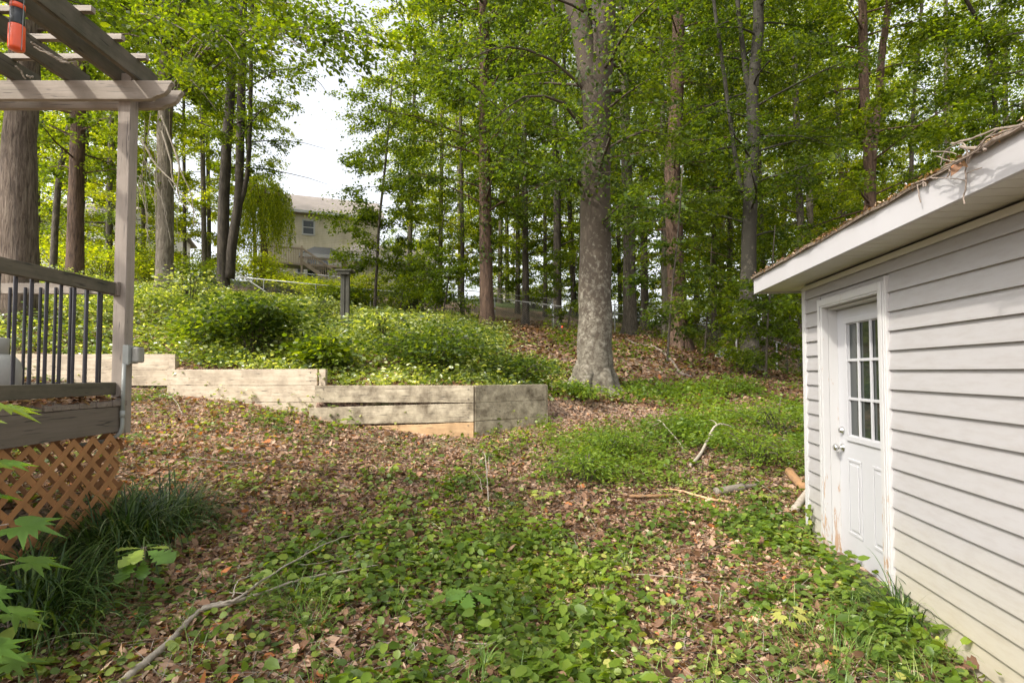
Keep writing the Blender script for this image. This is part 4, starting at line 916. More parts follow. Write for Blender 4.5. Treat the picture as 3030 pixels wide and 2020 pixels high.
# --- centre
tree('sapling', 'tall slender young tree standing right of the tan house', dp((860, 712), (864, 640), (872, 500), (885, 380), (895, 260), (903, 160)), 23, .13, 'bark_grey', 'leaf_mid', nl=40, R_=2.0, z0=1.6, zmax=14.5, lsz=.12, ntw=8, lpt=30, top=False)
tree('ivy_tree', 'dark ivy-clad trunk with a reddish scar standing left of centre', dp((1119, 755), (1117, 650), (1115, 500), (1112, 300), (1112, 150), (1110, 0)), 18, .47, 'bark_red', 'leaf_dark', nl=46, R_=3.8, z0=3.8, lsz=.11, ntw=11, lpt=28)
tree('slim_tree', 'slim dark trunk third to the right of the ivy-clad trunk, beside the near fence', dp((1280, 742), (1280, 600), (1278, 400), (1272, 200), (1270, 0)), 25, .40, 'bark_dark', 'leaf_mid', nl=30, R_=3.4, z0=3.5, lsz=.12, flare=1.5)
tree('slim_tree', 'slim dark trunk first to the right of the ivy-clad trunk', dp((1207, 738), (1207, 600), (1205, 400), (1202, 200), (1200, 0)), 26, .34, 'bark_dark', 'leaf_mid', nl=32, R_=3.4, z0=3.2, lsz=.12)
tree('slim_tree', 'thin pale trunk between two slim dark trunks left of the big beech', dp((1252, 730), (1252, 600), (1250, 300)), 31, .24, 'bark_grey', 'leaf_bright', nl=26, R_=2.8, z0=3.2, lsz=.12)
tree('big_beech', 'huge mottled grey beech trunk with spreading roots beside the timber wall', dp((1365, 868), (1366, 760), (1368, 600), (1368, 450), (1370, 300), (1374, 200), (1384, 100), (1388, 0)), 10, .66, 'bark_beech', 'leaf_dark', nl=12, R_=2.4, z0=4.8, zmax=11.5, lsz=.085, ntw=10, lpt=26, flare=1.10, roots=6, jit=.015, top=True,
     stems=[(dp((1366, 250), (1350, 150), (1335, 60), (1318, 0)), .42, .34)],
     extra=[[(1.4, 10, 5.9), (.9, 9.4, 6.3), (.2, 9.0, 6.2), (-.3, 8.8, 5.7)], [(1.4, 10, 6.8), (.7, 9.6, 7.2), (-.2, 9.2, 7.2), (-.9, 9, 6.7)], [(1.5, 10, 5.0), (1.7, 9.2, 5.6), (1.4, 8.7, 5.4), (1.0, 8.4, 5.0)],
            [(1.6, 10, 5.6), (2.4, 9.6, 5.9), (3.2, 9.6, 5.6)], [(1.5, 10, 4.1), (1.9, 9.5, 4.5), (2.1, 9.1, 4.3)], [(1.4, 10, 4.9), (.9, 9.5, 5.2), (.5, 9.2, 4.9)]])
MB().tube([at(1790, 285, 9.98), at(1810, 272, 9.9), at(1838, 268, 9.85)], [.07, .06, .03], 10, .1).build('branch_stub', M['bark_dark'], bpy.data.objects['big_beech'])
# --- right group
tree('tulip_tree', 'grey straight trunk just right of the big beech', dp((1447, 772), (1446, 650), (1443, 500), (1438, 350), (1432, 150), (1428, 0)), 22, .55, 'bark_grey', 'leaf_mid', nl=36, R_=3.4, z0=4.5, lsz=.12, flare=1.4, roots=4)
tree('slim_tree', 'dark slim trunk between the grey straight trunk and the red-brown trunk', dp((1482, 752), (1480, 650), (1478, 500), (1474, 300), (1470, 0)), 26, .38, 'bark_dark', 'leaf_mid', nl=32, R_=3.2, z0=4.2, lsz=.12)
tree('tulip_tree', 'thick red-brown trunk right of the big beech with a sapling spray in front', dp((1564, 800), (1556, 700), (1550, 560), (1545, 400), (1553, 250), (1557, 100), (1560, 0)), 17, .60, 'bark_red', 'leaf_dark', nl=30, R_=3.2, z0=3.2, lsz=.10, flare=1.3, roots=3, ntw=10)
tree('slim_tree', 'thin pale trunk pressed close on the left of the thick red-brown trunk', dp((1528, 770), (1526, 600), (1524, 400), (1520, 150)), 23, .30, 'bark_pale', 'leaf_mid', nl=28, R_=3.0, z0=5, lsz=.12)
tree('grey_beech', 'smooth grey curving trunk with spreading roots left of the shed roof', dp((1722, 855), (1721, 780), (1718, 650), (1722, 500), (1724, 400), (1730, 300), (1728, 200), (1740, 100), (1742, 0)), 15, .46, 'bark_smooth', 'leaf_dark', nl=30, R_=3.0, z0=3.6, lsz=.095, flare=1.5, roots=6, ntw=10, lpt=30, jit=.02,
     stems=[(dp((1724, 480), (1705, 440), (1692, 380), (1685, 330)), .14, .08), (dp((1728, 230), (1715, 180), (1706, 110), (1700, 60)), .16, .10)])
for (pts, Yd, dia, bk, lab, lm) in ((dp((1842, 690), (1838, 500), (1830, 300), (1824, 100)), 22, .34, 'bark_grey', 'slim grey trunk rising behind the low corner of the shed roof', 'leaf_mid'),
                                    (dp((1862, 690), (1860, 500), (1858, 300), (1856, 50)), 25, .34, 'bark_pale', 'pale straight slim trunk, right one of the pair behind the low roof corner', 'leaf_bright'),
                                    (dp((1996, 700), (1998, 550), (1998, 420), (1994, 330), (1985, 200), (1982, 50)), 16, .38, 'bark_red', 'brown forked trunk behind the middle of the shed roof', 'leaf_mid'),
                                    (dp((2178, 600), (2176, 400), (2174, 200), (2172, 0)), 20, .24, 'bark_pale', 'pale slender trunk behind the upper shed roof beside a bright sky gap', 'leaf_mid'),
                                    (dp((2290, 600), (2290, 380), (2282, 200), (2262, 80), (2230, 20)), 15, .16, 'bark_dark', 'thin dark trunk arching left above the high end of the shed roof', 'leaf_mid'),
                                    (dp((1640, 772), (1640, 600), (1636, 400), (1632, 200)), 26, .26, 'bark_dark', 'thin dark trunk midway between the red-brown trunk and the smooth grey trunk', 'leaf_mid'),
                                    (dp((1755, 745), (1752, 600), (1746, 400), (1740, 200)), 24, .20, 'bark_dark', 'thin dark trunk immediately right of the smooth grey trunk', 'leaf_mid'),
                                    (dp((1675, 760), (1676, 600), (1678, 400)), 27, .30, 'bark_grey', 'thin grey trunk by the gate post left of the smooth grey trunk', 'leaf_bright'),
                                    (dp((2090, 650), (2092, 450), (2098, 250), (2110, 100)), 23, .22, 'bark_dark', 'thin trunk between the brown forked trunk and the pale slender trunk', 'leaf_bright'),
                                    (dp((2400, 560), (2392, 300), (2385, 100)), 14, .3, 'bark_grey', 'tree at the right frame edge above the shed roof', 'leaf_dark'),
                                    (dp((470, 640), (468, 500), (465, 300)), 30, .3, 'bark_grey', 'trunk in bright leaves left of the dark twin trunks', 'leaf_bright'),
                                    (dp((425, 640), (424, 500), (422, 300)), 32, .22, 'bark_dark', 'thin trunk right of the dead twig curtain', 'leaf_bright'),
                                    (dp((250, 660), (250, 500), (255, 300)), 27, .3, 'bark_grey', 'trunk half hidden by the pergola post', 'leaf_mid'),
                                    (dp((1010, 700), (1012, 550), (1015, 300)), 30, .28, 'bark_grey', 'leafy tree right of the tall slender sapling', 'leaf_bright'),
                                    (dp((1062, 700), (1062, 550), (1058, 300)), 27, .22, 'bark_dark', 'leafy tree just left of the ivy-clad trunk', 'leaf_mid'),
                                    (dp((940, 690), (942, 550), (950, 300)), 36, .3, 'bark_grey', 'bright leafy tree above the low garage wing', 'leaf_bright'),
                                    (dp((330, 660), (330, 500), (335, 300)), 33, .28, 'bark_grey', 'bright leafy tree just right of the pergola post', 'leaf_bright'), (dp((480, 650), (480, 500), (476, 300)), 36, .28, 'bark_grey', 'bright leafy tree behind the dark twin trunks', 'leaf_bright'), (dp((585, 640), (585, 560), (575, 420)), 38, .22, 'bark_grey', 'small bright tree behind the weeping tree', 'leaf_bright')):
    st = [(dp((1999, 420), (2006, 330), (2018, 230), (2024, 140), (2034, 60)), .24, .16)] if 'forked' in lab else []
    tree('woodland_tree', lab, pts, Yd, dia, bk, lm, nl=30, R_=3.1, z0=.9 if (pts[0][0] < 800 and Yd > 26) else 3.0, lsz=.115 if Yd < 30 else .15, ntw=9, lpt=28, stems=st)
def ivy(treename, lab_part, px, Yd, r, z0, z1, n, sz, spread, mat='leaf_dark', drift=0):
    ro = bpy.data.objects[treename]; X_ = (px - 1515) / 1600 * Yd; g = G(X_, Yd); a = rng.uniform(0, 6.28, n); zz = g + z0 + (z1 - z0) * rng.random(n)
    m_ = vnoise(a * 2, zz * 1.3, 1.5, 51) > -.25; a = a[m_]; zz = zz[m_]; n = len(a); rr = r + .02 + np.abs(rng.normal(0, spread, n))
    tr = bpy.data.objects[treename]; X2 = X_ + drift * (zz - g)
    P = np.c_[X2 + rr * np.cos(a), Yd + rr * np.sin(a), zz]; Nn = np.c_[np.cos(a), np.sin(a), .5 + 0 * a] + rng.normal(0, .4, (n, 3))
    leaves(lab_part, P, rng.normal(0, .6, (n, 3)) + (0, 0, -.5), Nn, sz * rng.uniform(.6, 1.2, n), T_OVATE, M[mat], ro)
ivy('ivy_tree', 'ivy', 1441, 18, .20, 2.2, 12, 2600, .11, .06)
ivy('big_beech', 'leaf_sprays', 1765, 10, .30, 3.4, 7.4, 2600, .085, .38, drift=.008)
ivy('grey_beech', 'leaf_sprays', 2218, 15, .22, .9, 2.2, 420, .09, .25)
# small understorey sprays and saplings
for (px, Yd, h, lab) in ((1262, 20, 3.2, 'bushy sapling left of the ivy-clad trunk'), (1308, 19, 2.6, 'low sapling beside the bushy sapling left of the ivy-clad trunk'), (2085, 16.5, 2.6, 'leafy sapling between the red-brown trunk and the smooth grey trunk'),
                         (1975, 13.5, 4.6, 'sapling with dark leaf sprays crossing the red-brown trunk'), (2330, 17, 2.8, 'thin sapling under the low corner of the shed roof'), (1680, 21, 3.0, 'sapling hugging the left side of the big beech'), (1180, 24, 3.6, 'bushy sapling right of the tall slender tree'), (2265, 13, 2.4, 'slight sapling right of the smooth grey trunk')):
    tree('sapling', lab, [(px, 1060), (px + 6, 960), (px + 14, 860)], Yd, .06, 'bark_grey', 'leaf_mid' if px != 1975 else 'leaf_dark', nl=13, R_=1.15, z0=.6, zmax=G((px - 1515) / 1600 * Yd, Yd) + h, lsz=.10, ntw=7, lpt=22, top=False, flare=1, twl=.7)
# weeping tree beside the house
wx, wy = -15.3, 33.0; wg = G(wx, wy); wt = thing('weeping_tree', 'yellow-green weeping tree hanging in front of the tan house', 'tree', (wx, wy, wg))
mb = MB(); mb.tube([(wx, wy, wg - .2), (wx + .1, wy, wg + 2), (wx - .1, wy, 11), (wx, wy, 12.6)], [.24, .2, .15, .08], 10, .05)
PP = []; 
for q in range(330):
    a = rng.uniform(0, 6.28); r = 1.55 * math.sqrt(rng.random()); x = wx + r * math.cos(a) * 1.0; y = wy + r * math.sin(a); zt = 13.3 - .55 * r * r * .55 + rng.normal(0, .2); L = rng.uniform(1.5, 4.2)
    s = np.linspace(0, 1, int(L * 22)); PP.append(np.c_[x + .12 * np.sin(s * 5 + q) + (x - wx) * .15 * s, y + 0 * s + rng.normal(0, .03, len(s)), zt - L * s] + rng.normal(0, .05, (len(s), 3)))
for q in range(12):
    a = q * .52; mb.tube([(wx, wy, 11.2), (wx + .9 * math.cos(a), wy + .9 * math.sin(a), 12.9), (wx + 1.6 * math.cos(a), wy + 1.6 * math.sin(a), 12.1)], [.06, .04, .02], 6)
mb.build('trunk', M['bark_red'], wt); P = np.concatenate(PP)
leaves('crown', P, rng.normal(0, .4, P.shape) + (0, 0, -1), rng.normal(0, 1, P.shape) * (1, 1, .4), rng.uniform(.10, .18, len(P)), T_LANCE, M['leaf_bright'], wt)

# far woodland: shared variants copied
def variant(lm, bk, seed):
    global rng
    rng = np.random.default_rng(seed)
    t = tree('far_tree', 'slender leafy tree in the far woodland beyond both fences', [(1515, 880), (1517, 700), (1515, 400)], 40, .34, bk, lm, nl=46, R_=3.8, z0=1.4, zmax=27, lsz=.17, ntw=8, lpt=22, gap=False, group='far woodland trees', cap_n=500)
    return t
VAR = [variant('leaf_bright', 'bark_grey', 1), variant('leaf_mid', 'bark_dark', 2), variant('leaf_mid', 'bark_grey', 3), variant('leaf_bright', 'bark_pale', 4)]
rf_ = random.Random(5); used = set(); cnt = 0
for Yd in (31, 36, 38, 42, 47, 53, 60, 68):
    k_ = int(9 + (Yd - 30) * .12)
    for i in range(k_):
        r = -1.05 + 2.1 * (i + rf_.random()) / k_
        if -.60 < r < (-.17 if Yd < 45 else -.21): continue
        if r < -.6 and Yd > 39 and r > -1.0 and Yd < 55: continue
        if abs(r) < .2 and Yd in (53,): continue
        v = cnt % 4; o = VAR[v]
        if v in used:
            c = o.copy(); col.objects.link(c)
            for ch in o.children: d_ = ch.copy(); col.objects.link(d_); d_.parent = c
            o = c
        used.add(v); cnt += 1
        x = r * Yd; y = Yd + rf_.uniform(-1.5, 1.5); s = rf_.uniform(.85, 1.15)
        o.location = (x, y, G(x, y) - .1); o.rotation_euler = (rf_.uniform(-.04, .04), rf_.uniform(-.04, .04), rf_.uniform(0, 6.28)); o.scale = (s, s, s)
print('trees done', cnt)
rng = np.random.default_rng(99)

# ------------------------------------------------------------------ undergrowth
def scatter(n, ymin, ymax, pw=1.6, rmax=1.02):
    """n ground points in the part of the yard in view, denser close by"""
    u = rng.random(n); k = 1 - pw + 1; y = (ymin ** k + u * (ymax ** k - ymin ** k)) ** (1 / k)
    x = rng.uniform(-rmax, rmax, n) * y; return x, y
def shed_ok(x, y):
    d = RR.x * x + RR.y * y - 2.0; t = U.x * x + U.y * y
    return ~((d > -.06) & (t < 5.36) & (t > -2))
def deck_ok(x, y): return ~((x < -2.84) & (y < 4.0))
LOGS = np.array([tuple(hit(a, b))[:2] for a, b in ((1890, 1470), (1960, 1462), (2020, 1470), (2080, 1485), (2140, 1500), (2140, 1470), (2190, 1465), (2240, 1455), (2350, 1440), (2345, 1530), (2370, 1500), (2050, 1400), (2075, 1370), (2095, 1340), (2000, 1330), (2020, 1360), (2100, 1420), (2240, 1430), (2180, 1400), (2300, 1500))])
def logclear(x, y):
    m = np.ones(len(x))
    for a, b in LOGS: m = np.minimum(m, np.clip((np.hypot(x - a, (y - b) * .8) - .05) / .28, .04, 1))
    return m
def green(x, y):
    """share of living ground cover: high on the right and nearest ground, low on the bare litter at left centre"""
    g = .50 + .30 * vnoise(x, y, 2.1, 3) + .22 * vnoise(x, y, 5.5, 4)
    g += .22 * np.exp(-((x - 2.2) ** 2 / 2.5 + (y - 4.2) ** 2 / 5)) + .20 * np.exp(-((x - 1.5) ** 2 / 3 + (y - 7) ** 2 / 3))
    g -= .55 * np.exp(-((x + 2.3) ** 2 / 2.2 + (y - 5.7) ** 2 / 2.2)) + .35 * np.exp(-((x + .55) ** 2 / .5 + (y - 2.85) ** 2 / .12)) + .2 * np.exp(-((x - 1.1) ** 2 / .5 + (y - 5.6) ** 2 / .3))
    g -= .3 * np.exp(-((x + 2.1) ** 2 / .12 + (y - 2.9) ** 2 / .3)); g += .12 * np.exp(-((x + .9) ** 2 / 1.0 + (y - 3.4) ** 2 / .5))
    return g
x, y = scatter(190000, 2.3, 12, 1.7); k_ = shed_ok(x, y) & deck_ok(x, y) & ~((y > ywall(x) - .02) & (y < ywall(x) + .06) & (x < .55))
x, y = x[k_], y[k_]; n = len(x); s = rng.gamma(5, .0075, n).clip(.012, .085)
P = np.c_[x, y, gz(x, y) + rng.uniform(0, .026, n)]; D = rng.normal(0, 1, (n, 3)) * (1, 1, .35); Nn = rng.normal(0, .55, (n, 3)) + (0, 0, 1)
wet = np.clip(.5 + .22 * vnoise(x, y, 1.1, 61) + rng.normal(0, .24, n), 0, 1); kd = rng.random(n)
for nm, lo, hi, tm, f_, lab in (('leaf_litter', 0, .62, T_OVATE, 1, 'thick carpet of dry brown fallen leaves over the yard'), ('narrow_leaf_litter', .62, .90, T_LANCE, 1.25, 'narrow curled dead leaves mixed through the litter over the yard'), ('lobed_leaf_litter', .90, 1, T_OAK, 1.35, 'larger lobed dead oak leaves lying on the litter')):
    k_ = (kd >= lo) & (kd < hi); tag(leaves(nm, P[k_], D[k_], Nn[k_], s[k_] * f_, tm, M['leaf_litter'], None, wet[k_]), lab, 'fallen leaves', kind='stuff')
x, y = scatter(5200, 2.3, 9, 1.6); k_ = shed_ok(x, y) & deck_ok(x, y) & (y < ywall(x) - .1); x, y = x[k_], y[k_]; n = len(x)
tag(blades('dry_stems', np.c_[x, y, gz(x, y) + .025], rng.uniform(0, 6.28, n), rng.gamma(3, .05, n).clip(.04, .45), rng.uniform(1.35, 1.58, n), .0016, M['stick'], droop=.12, seg=4), 'fine dead stems and twigs strewn through the leaf litter', 'dead stems', kind='stuff')
def cover(name, lab, x, y, h, per, sz, mat, tmpl, spread=.06, tilt=.45, kind='stuff', parent=None, stems=True):
    """low plants: each a few leaves at the tips of short stems"""
    n = len(x); pi = np.repeat(np.arange(n), per); m_ = len(pi); az = rng.uniform(0, 6.28, m_)
    rr = spread * np.sqrt(rng.random(m_)) * np.repeat(np.asarray(h) / np.mean(h), per); hh = np.repeat(h, per) * rng.uniform(.25, 1.05, m_)
    px = x[pi] + rr * np.cos(az); py = y[pi] + rr * np.sin(az)
    P = np.c_[px, py, gz(px, py) + hh]; D = np.c_[np.cos(az), np.sin(az), rng.normal(-.05, .3, m_)]
    Nn = rng.normal(0, tilt, (m_, 3)) + (0, 0, 1)
    pr = np.clip(np.repeat(.45 + .25 * vnoise(x, y, 3.0, 8) + rng.normal(0, .12, n), per) + rng.normal(0, .22, m_), 0, 1)
    o = leaves(name, P, D, Nn, np.broadcast_to(sz, (m_,)) * rng.uniform(.6, 1.3, m_), tmpl, mat, parent, pr)
    if lab: tag(o, lab, 'ground cover', kind=kind)
    return o
# near creeping cover (rounded leaves)
x, y = scatter(42000, 2.25, 9.5, 1.75); k_ = (rng.random(len(x)) < np.clip((green(x, y) - .36) * 1.5, .10, .80) * logclear(x, y)) & shed_ok(x, y) & deck_ok(x, y) & (y < ywall(x) - .05); x, y = x[k_], y[k_]
cover('creeping_ground_cover', 'low creeping plants with rounded green leaves spreading through the litter', x, y, rng.uniform(.02, .10, len(x)), 4, .041, M['leaf_ground'], T_ROUND, .07)
x, y = scatter(26000, 2.25, 9.5, 1.5); k_ = (rng.random(len(x)) < np.clip((green(x, y) - .24) * 1.0, .05, .6)) & shed_ok(x, y) & deck_ok(x, y) & (y < ywall(x) - .05); x, y = x[k_], y[k_]
cover('tiny_weeds', 'tiny pointed weed leaves sprinkled through the litter', x, y, rng.uniform(.015, .07, len(x)), 5, .024, M['leaf_brush_glint'], T_OVATE, .05)
x, y = scatter(5200, 2.25, 7.5, 1.6); k_ = (rng.random(len(x)) < np.clip((green(x, y) - .40) * 2, 0, 1) * logclear(x, y)) & shed_ok(x, y) & deck_ok(x, y); x, y = x[k_], y[k_]
cover('broadleaf_seedlings', 'scattered taller broadleaf seedlings among the creeping plants', x, y, rng.uniform(.06, .17, len(x)), 5, .075, M['leaf_fern'], T_OVATE, .08, .4)
# strip between yard and forest, right of the wall
def rect(n, x0, x1, y0, y1): return rng.uniform(x0, x1, n), rng.uniform(y0, y1, n)
x, y = rect(26000, .4, 8.5, 7.2, 13.5); k_ = (rng.random(len(x)) < np.clip(.26 + .6 * vnoise(x, y, 1.9, 5) - .26 * np.clip(y - 9.4, 0, 9), 0.01, .65) * logclear(x, y)) & shed_ok(x, y) & ((x - 1.5) ** 2 + (y - 10) ** 2 > .35); x, y = x[k_], y[k_]
cover('weed_patch', 'soft bright green weeds between the timber wall and the shed', x, y, rng.uniform(.05, .26, len(x)), 6, .06, M['leaf_fern'], T_OVATE, .10, .6)
x, y = rect(3800, .3, 3.6, 5.2, 9.5); k_ = (rng.random(len(x)) < np.clip(.05 + .8 * vnoise(x, y, 1.9, 15), 0, 1) * logclear(x, y)) & shed_ok(x, y) & (y < ywall(x) - .1) ; x, y = x[k_], y[k_]
cover('weed_patch', 'taller feathery weeds behind the fallen logs near the shed', x, y, rng.uniform(.12, .34, len(x)), 12, .05, M['leaf_fern'], T_LANCE, .12, .7)
# the planted bank behind the wall
x, y = rect(70000, -24, 3.0, 7.6, 29); m_ = np.abs(x) < y * 1.0
dens = np.clip(1.05 - .085 * np.clip(x + 1.5, 0, 9) * np.clip(y - 9, 0, 9) * .5, 0, 1); dens = np.where((x > 0) & (y > 12), dens * .12, dens); dens = dens * np.interp(x + (y - 9) * .25, [.6, 2.2], [1, .10])
near = np.clip(13 / y, .45, 1)
k_ = m_ & (y > ywall(x) + .10) & (rng.random(len(x)) < dens * near) & ((x - 1.5) ** 2 + (y - 10) ** 2 > .30) & ((x < .5) | (y > 9.2)); x, y = x[k_], y[k_]
h = np.clip(.13 + .20 * vnoise(x, y, 1.5, 21) + .34 * rng.random(len(x)) ** 3.5, .05, .6) * np.where(y < ywall(x) + .8, .8, 1.0) * np.interp(y, [18, 24], [1, .45]) * np.interp(x, [-.5, 1.5], [1, .55])
cover('bank_undergrowth', 'dense leafy undergrowth covering the bank above the timber wall', x, y, h, 9, .068, M['leaf_brush_glint'], T_OVATE, .17, .6)
# small plants on the far forest floor
x, y = rect(9000, 1, 22, 13, 34); k_ = (rng.random(len(x)) < np.clip(.22 + .6 * vnoise(x, y, .7, 31), 0, 1)); x, y = x[k_], y[k_]
cover('forest_floor_plants', 'sparse seedlings on the brown forest floor below the fences', x, y, rng.uniform(.08, .5, len(x)), 8, .09, M['leaf_mid'], T_QUAD, .2, .6)
x, y = rect(42000, -2, 16, 9, 28); k_ = (x < y) & (y > 8.6 + x * .1); x, y = x[k_], y[k_]; n = len(x)
tag(leaves('forest_leaf_litter', np.c_[x, y, gz(x, y) + .02 + rng.random(n) * .03], rng.normal(0, 1, (n, 3)) * (1, 1, .3), rng.normal(0, .5, (n, 3)) + (0, 0, 1), rng.uniform(.07, .15, n), T_QUAD, M['leaf_litter'], None, np.clip(rng.normal(.38, .25, n), 0, 1)), 'reddish brown fallen leaves on the wooded slope at right', 'fallen leaves', kind='stuff')
# grass sprigs in the lower right and centre
x, y = scatter(1500, 2.2, 5.0, 1.5); k_ = shed_ok(x, y) & ((x > 1.0) & (y < 3.6) & (rng.random(len(x)) < .55) | (rng.random(len(x)) < .07)) & deck_ok(x, y); x, y = x[k_], y[k_]
n = len(x) * 6; px = np.repeat(x, 6) + rng.normal(0, .02, n); py = np.repeat(y, 6) + rng.normal(0, .02, n)
tag(blades('grass_sprigs', np.c_[px, py, gz(px, py)], rng.uniform(0, 6.28, n), rng.uniform(.08, .24, n), rng.uniform(.05, .5, n), .0022, M['grass']), 'thin grass blades growing through the ground cover', 'grass', kind='stuff')

# individual shrubs
def shrub(name, lab, px, Yd, w_, h, n, mat, sz=.08, tmpl=T_OVATE, cat='shrub', xy=None, tilt=.6):
    X_ = (px - 1515) / 1600 * Yd if xy is None else xy[0]; Yd = Yd if xy is None else xy[1]; g = G(X_, Yd); rt = thing(name, lab, cat, (X_, Yd, g)); mb = MB(); PP = []; DD = []
    for q in range(max(5, int(14 * w_))):
        a = rng.uniform(0, 6.28); sp_ = rng.uniform(.1, 1) * w_ * .5; hh = h * rng.uniform(.6, 1.08) * (1 - .45 * (sp_ / (w_ * .5)) ** 2)
        pts = [(X_ + .05 * math.cos(a), Yd + .05 * math.sin(a), g - .02), (X_ + sp_ * .5 * math.cos(a), Yd + sp_ * .5 * math.sin(a), g + hh * .6), (X_ + sp_ * math.cos(a), Yd + sp_ * math.sin(a), g + hh), (X_ + sp_ * 1.3 * math.cos(a), Yd + sp_ * 1.3 * math.sin(a), g + hh * .96)]
        c_ = curve(pts, 3); mb.tube(c_, [.006 + .004 * h * (1 - i / len(c_)) for i in range(len(c_))], 5, cap=False); C = np.array([tuple(v) for v in c_]); k = int(n / max(5, int(14 * w_)))
        t = 1.5 + (len(C) - 2.6) * rng.random(k) ** .7; i = t.astype(int); p = C[i] + (C[i + 1] - C[i]) * (t - i)[:, None]; off = rng.normal(0, 1, (k, 3)) * (.12 * w_ + .03, .12 * w_ + .03, .07 * h + .015); PP.append(p + off); DD.append(off * (1, 1, .3) + rng.normal(0, .04, (k, 3)) + (0, 0, -.02))
    mb.build('stems', M['bark_grey'], rt); P = np.concatenate(PP); D = np.concatenate(DD)
    P[:, 2] = np.maximum(P[:, 2], gz(P[:, 0], P[:, 1]) + .02)
    leaves('foliage', P, D, rng.normal(0, tilt, P.shape) + (0, 0, 1), sz * rng.uniform(.6, 1.25, len(P)), tmpl, M[mat], rt); return rt
shrub('shrub', 'rounded dark green shrub on the bank just above the left wall section', 752, 9.0, 1.7, .95, 3600, 'leaf_dark', .085)
shrub('shrub', 'arching leafy shrub above the step in the wall', 960, 8.5, 1.1, .50, 1300, 'leaf_mid', .10)
shrub('shrub', 'wide dense shrub above the right end of the timber wall', 1300, 8.9, 1.9, .75, 4600, 'leaf_dark', .065)
shrub('shrub', 'smaller shrub between the wide dense shrub and the big beech', 1520, 9.0, 1.3, .50, 2300, 'leaf_dark', .06)
shrub('shrub', 'leafy shrub low at the wall beside the electrical box', 590, 9.2, 1.5, .55, 1900, 'leaf_mid', .08)
shrub('shrub', 'small bright bush at the foot of the big beech trunk', 1722, 8.9, .55, .34, 700, 'leaf_fern', .06)
shrub('shrub', 'bright feathery bush right of the wall end', 1800, 6.9, .9, .36, 1900, 'leaf_fern', .05, T_LANCE)
shrub('shrub', 'bright feathery bush near the wall foot, left of its twin below the beech', 1735, 6.1, .8, .30, 1300, 'leaf_fern', .05, T_LANCE)
shrub('shrub', 'bright yellow-green bush beside the far corner of the shed', 2300, 8.0, 1.4, .5, 2600, 'leaf_fern', .06, T_LANCE)
shrub('shrub', 'soft green bush in the weeds between the crooked limb and the shed', 2230, 6.9, 1.0, .38, 1700, 'leaf_fern', .055, T_LANCE)
shrub('shrub', 'small bush at the base of the smooth grey trunk', 2215, 13.6, 1.0, .55, 900, 'leaf_fern', .08)
for px, Yd, w_, h, lab in ((660, 10.5, 1.2, .9, 'ragged shrub with painted sun flecks on the bank, left of the rounded dark shrub'), (850, 11.2, 1.2, .85, 'ragged shrub with painted sun flecks directly behind the arching leafy shrub'), (1130, 10.2, 1.3, .8, 'ragged shrub with painted sun flecks between the arching shrub and the wide dense shrub'), (1240, 12.5, 1.4, .8, 'ragged shrub with painted sun flecks farther up the bank right of the old post'), (930, 14.5, 1.5, .9, 'ragged shrub with painted sun flecks beside the old post on its left'), (1420, 10.8, 1.2, .7, 'ragged shrub with painted sun flecks up the bank, left of the big beech'), (560, 12.5, 1.6, 1.1, 'ragged shrub with painted sun flecks just right of the pergola post')):
    shrub('shrub', lab, px, Yd, w_, h * .9, 1000, 'leaf_brush_glint', .085, T_OVATE, tilt=.9)
for px, Yd, w_, h, lab, mt in ((870, 30.5, 3.2, 1.0, 'bright bushy mass behind the near fence below the tan house', 'leaf_bright'), (960, 29, 3.0, .95, 'yellow-green bush behind the fence left of the old post', 'leaf_bright'), (1090, 28.8, 3.2, 1.5, 'bush behind the fence right of the old post', 'leaf_bright'),
                              (770, 30.5, 3.0, 2.0, 'leafy bush behind the fence under the weeping tree', 'leaf_bright'), (560, 28, 3.4, 1.6, 'bush between the pale trunk and the twin trunks', 'leaf_mid'), (1215, 27, 2.8, 1.3, 'dark low bush at the fence right of the tall slender tree', 'leaf_dark'),
                              (300, 25, 4.0, 1.8, 'bright bush behind the pergola post', 'leaf_bright'), (180, 29, 4.0, 2.2, 'bright bush in front of the white house', 'leaf_bright'), (430, 30, 3.0, 2.2, 'yellow-green bush right of the pergola post', 'leaf_bright'), (1010, 24, 2.4, .9, 'low bush in front of the near fence', 'leaf_mid'), (1580, 36, 3.4, 1.5, 'low leafy thicket beyond the far fence, left of the big beech', 'leaf_mid'), (1900, 33, 3.6, 1.5, 'low leafy thicket beyond the far fence, right of the big beech', 'leaf_mid'), (2110, 32, 3.4, 1.5, 'low leafy thicket beyond the fences left of the smooth grey trunk', 'leaf_bright'), (2330, 30, 3.6, 1.7, 'low leafy thicket beyond the fences beneath the shed eave', 'leaf_mid')):
    shrub('bush', lab, px, Yd, w_, h, 4200, mt, .13, T_QUAD)
# strap-leaved clumps beside the lattice
def straps(lab, X_, Y_, n, L, seed, mat='blade', w_=.0052, spread=.09, cat='grass clump', name='strap_leaf_clump', lean=.9):
    g = G(X_, Y_); rt = thing(name, lab, cat, (X_, Y_, g)); x = X_ + rng.normal(0, spread, n); y = Y_ + rng.normal(0, spread, n)
    az = np.arctan2(y - Y_, x - X_) + rng.normal(0, .7, n)
    blades('blades', np.c_[x, y, gz(x, y)], az, L * rng.uniform(.5, 1.15, n), rng.uniform(.05, lean, n), w_, M[mat], rt, 7, 1.9); return rt
straps('largest dark strap-leaved clump in front of the lattice corner', -2.66, 3.68, 560, .48, 1, spread=.14)
straps('dark strap-leaved clump at the right end of the row below the deck post', -2.62, 4.08, 420, .42, 2, spread=.14)
straps('dark strap-leaved clump at the far left near the frame edge', -2.44, 2.78, 420, .42, 3, spread=.14)
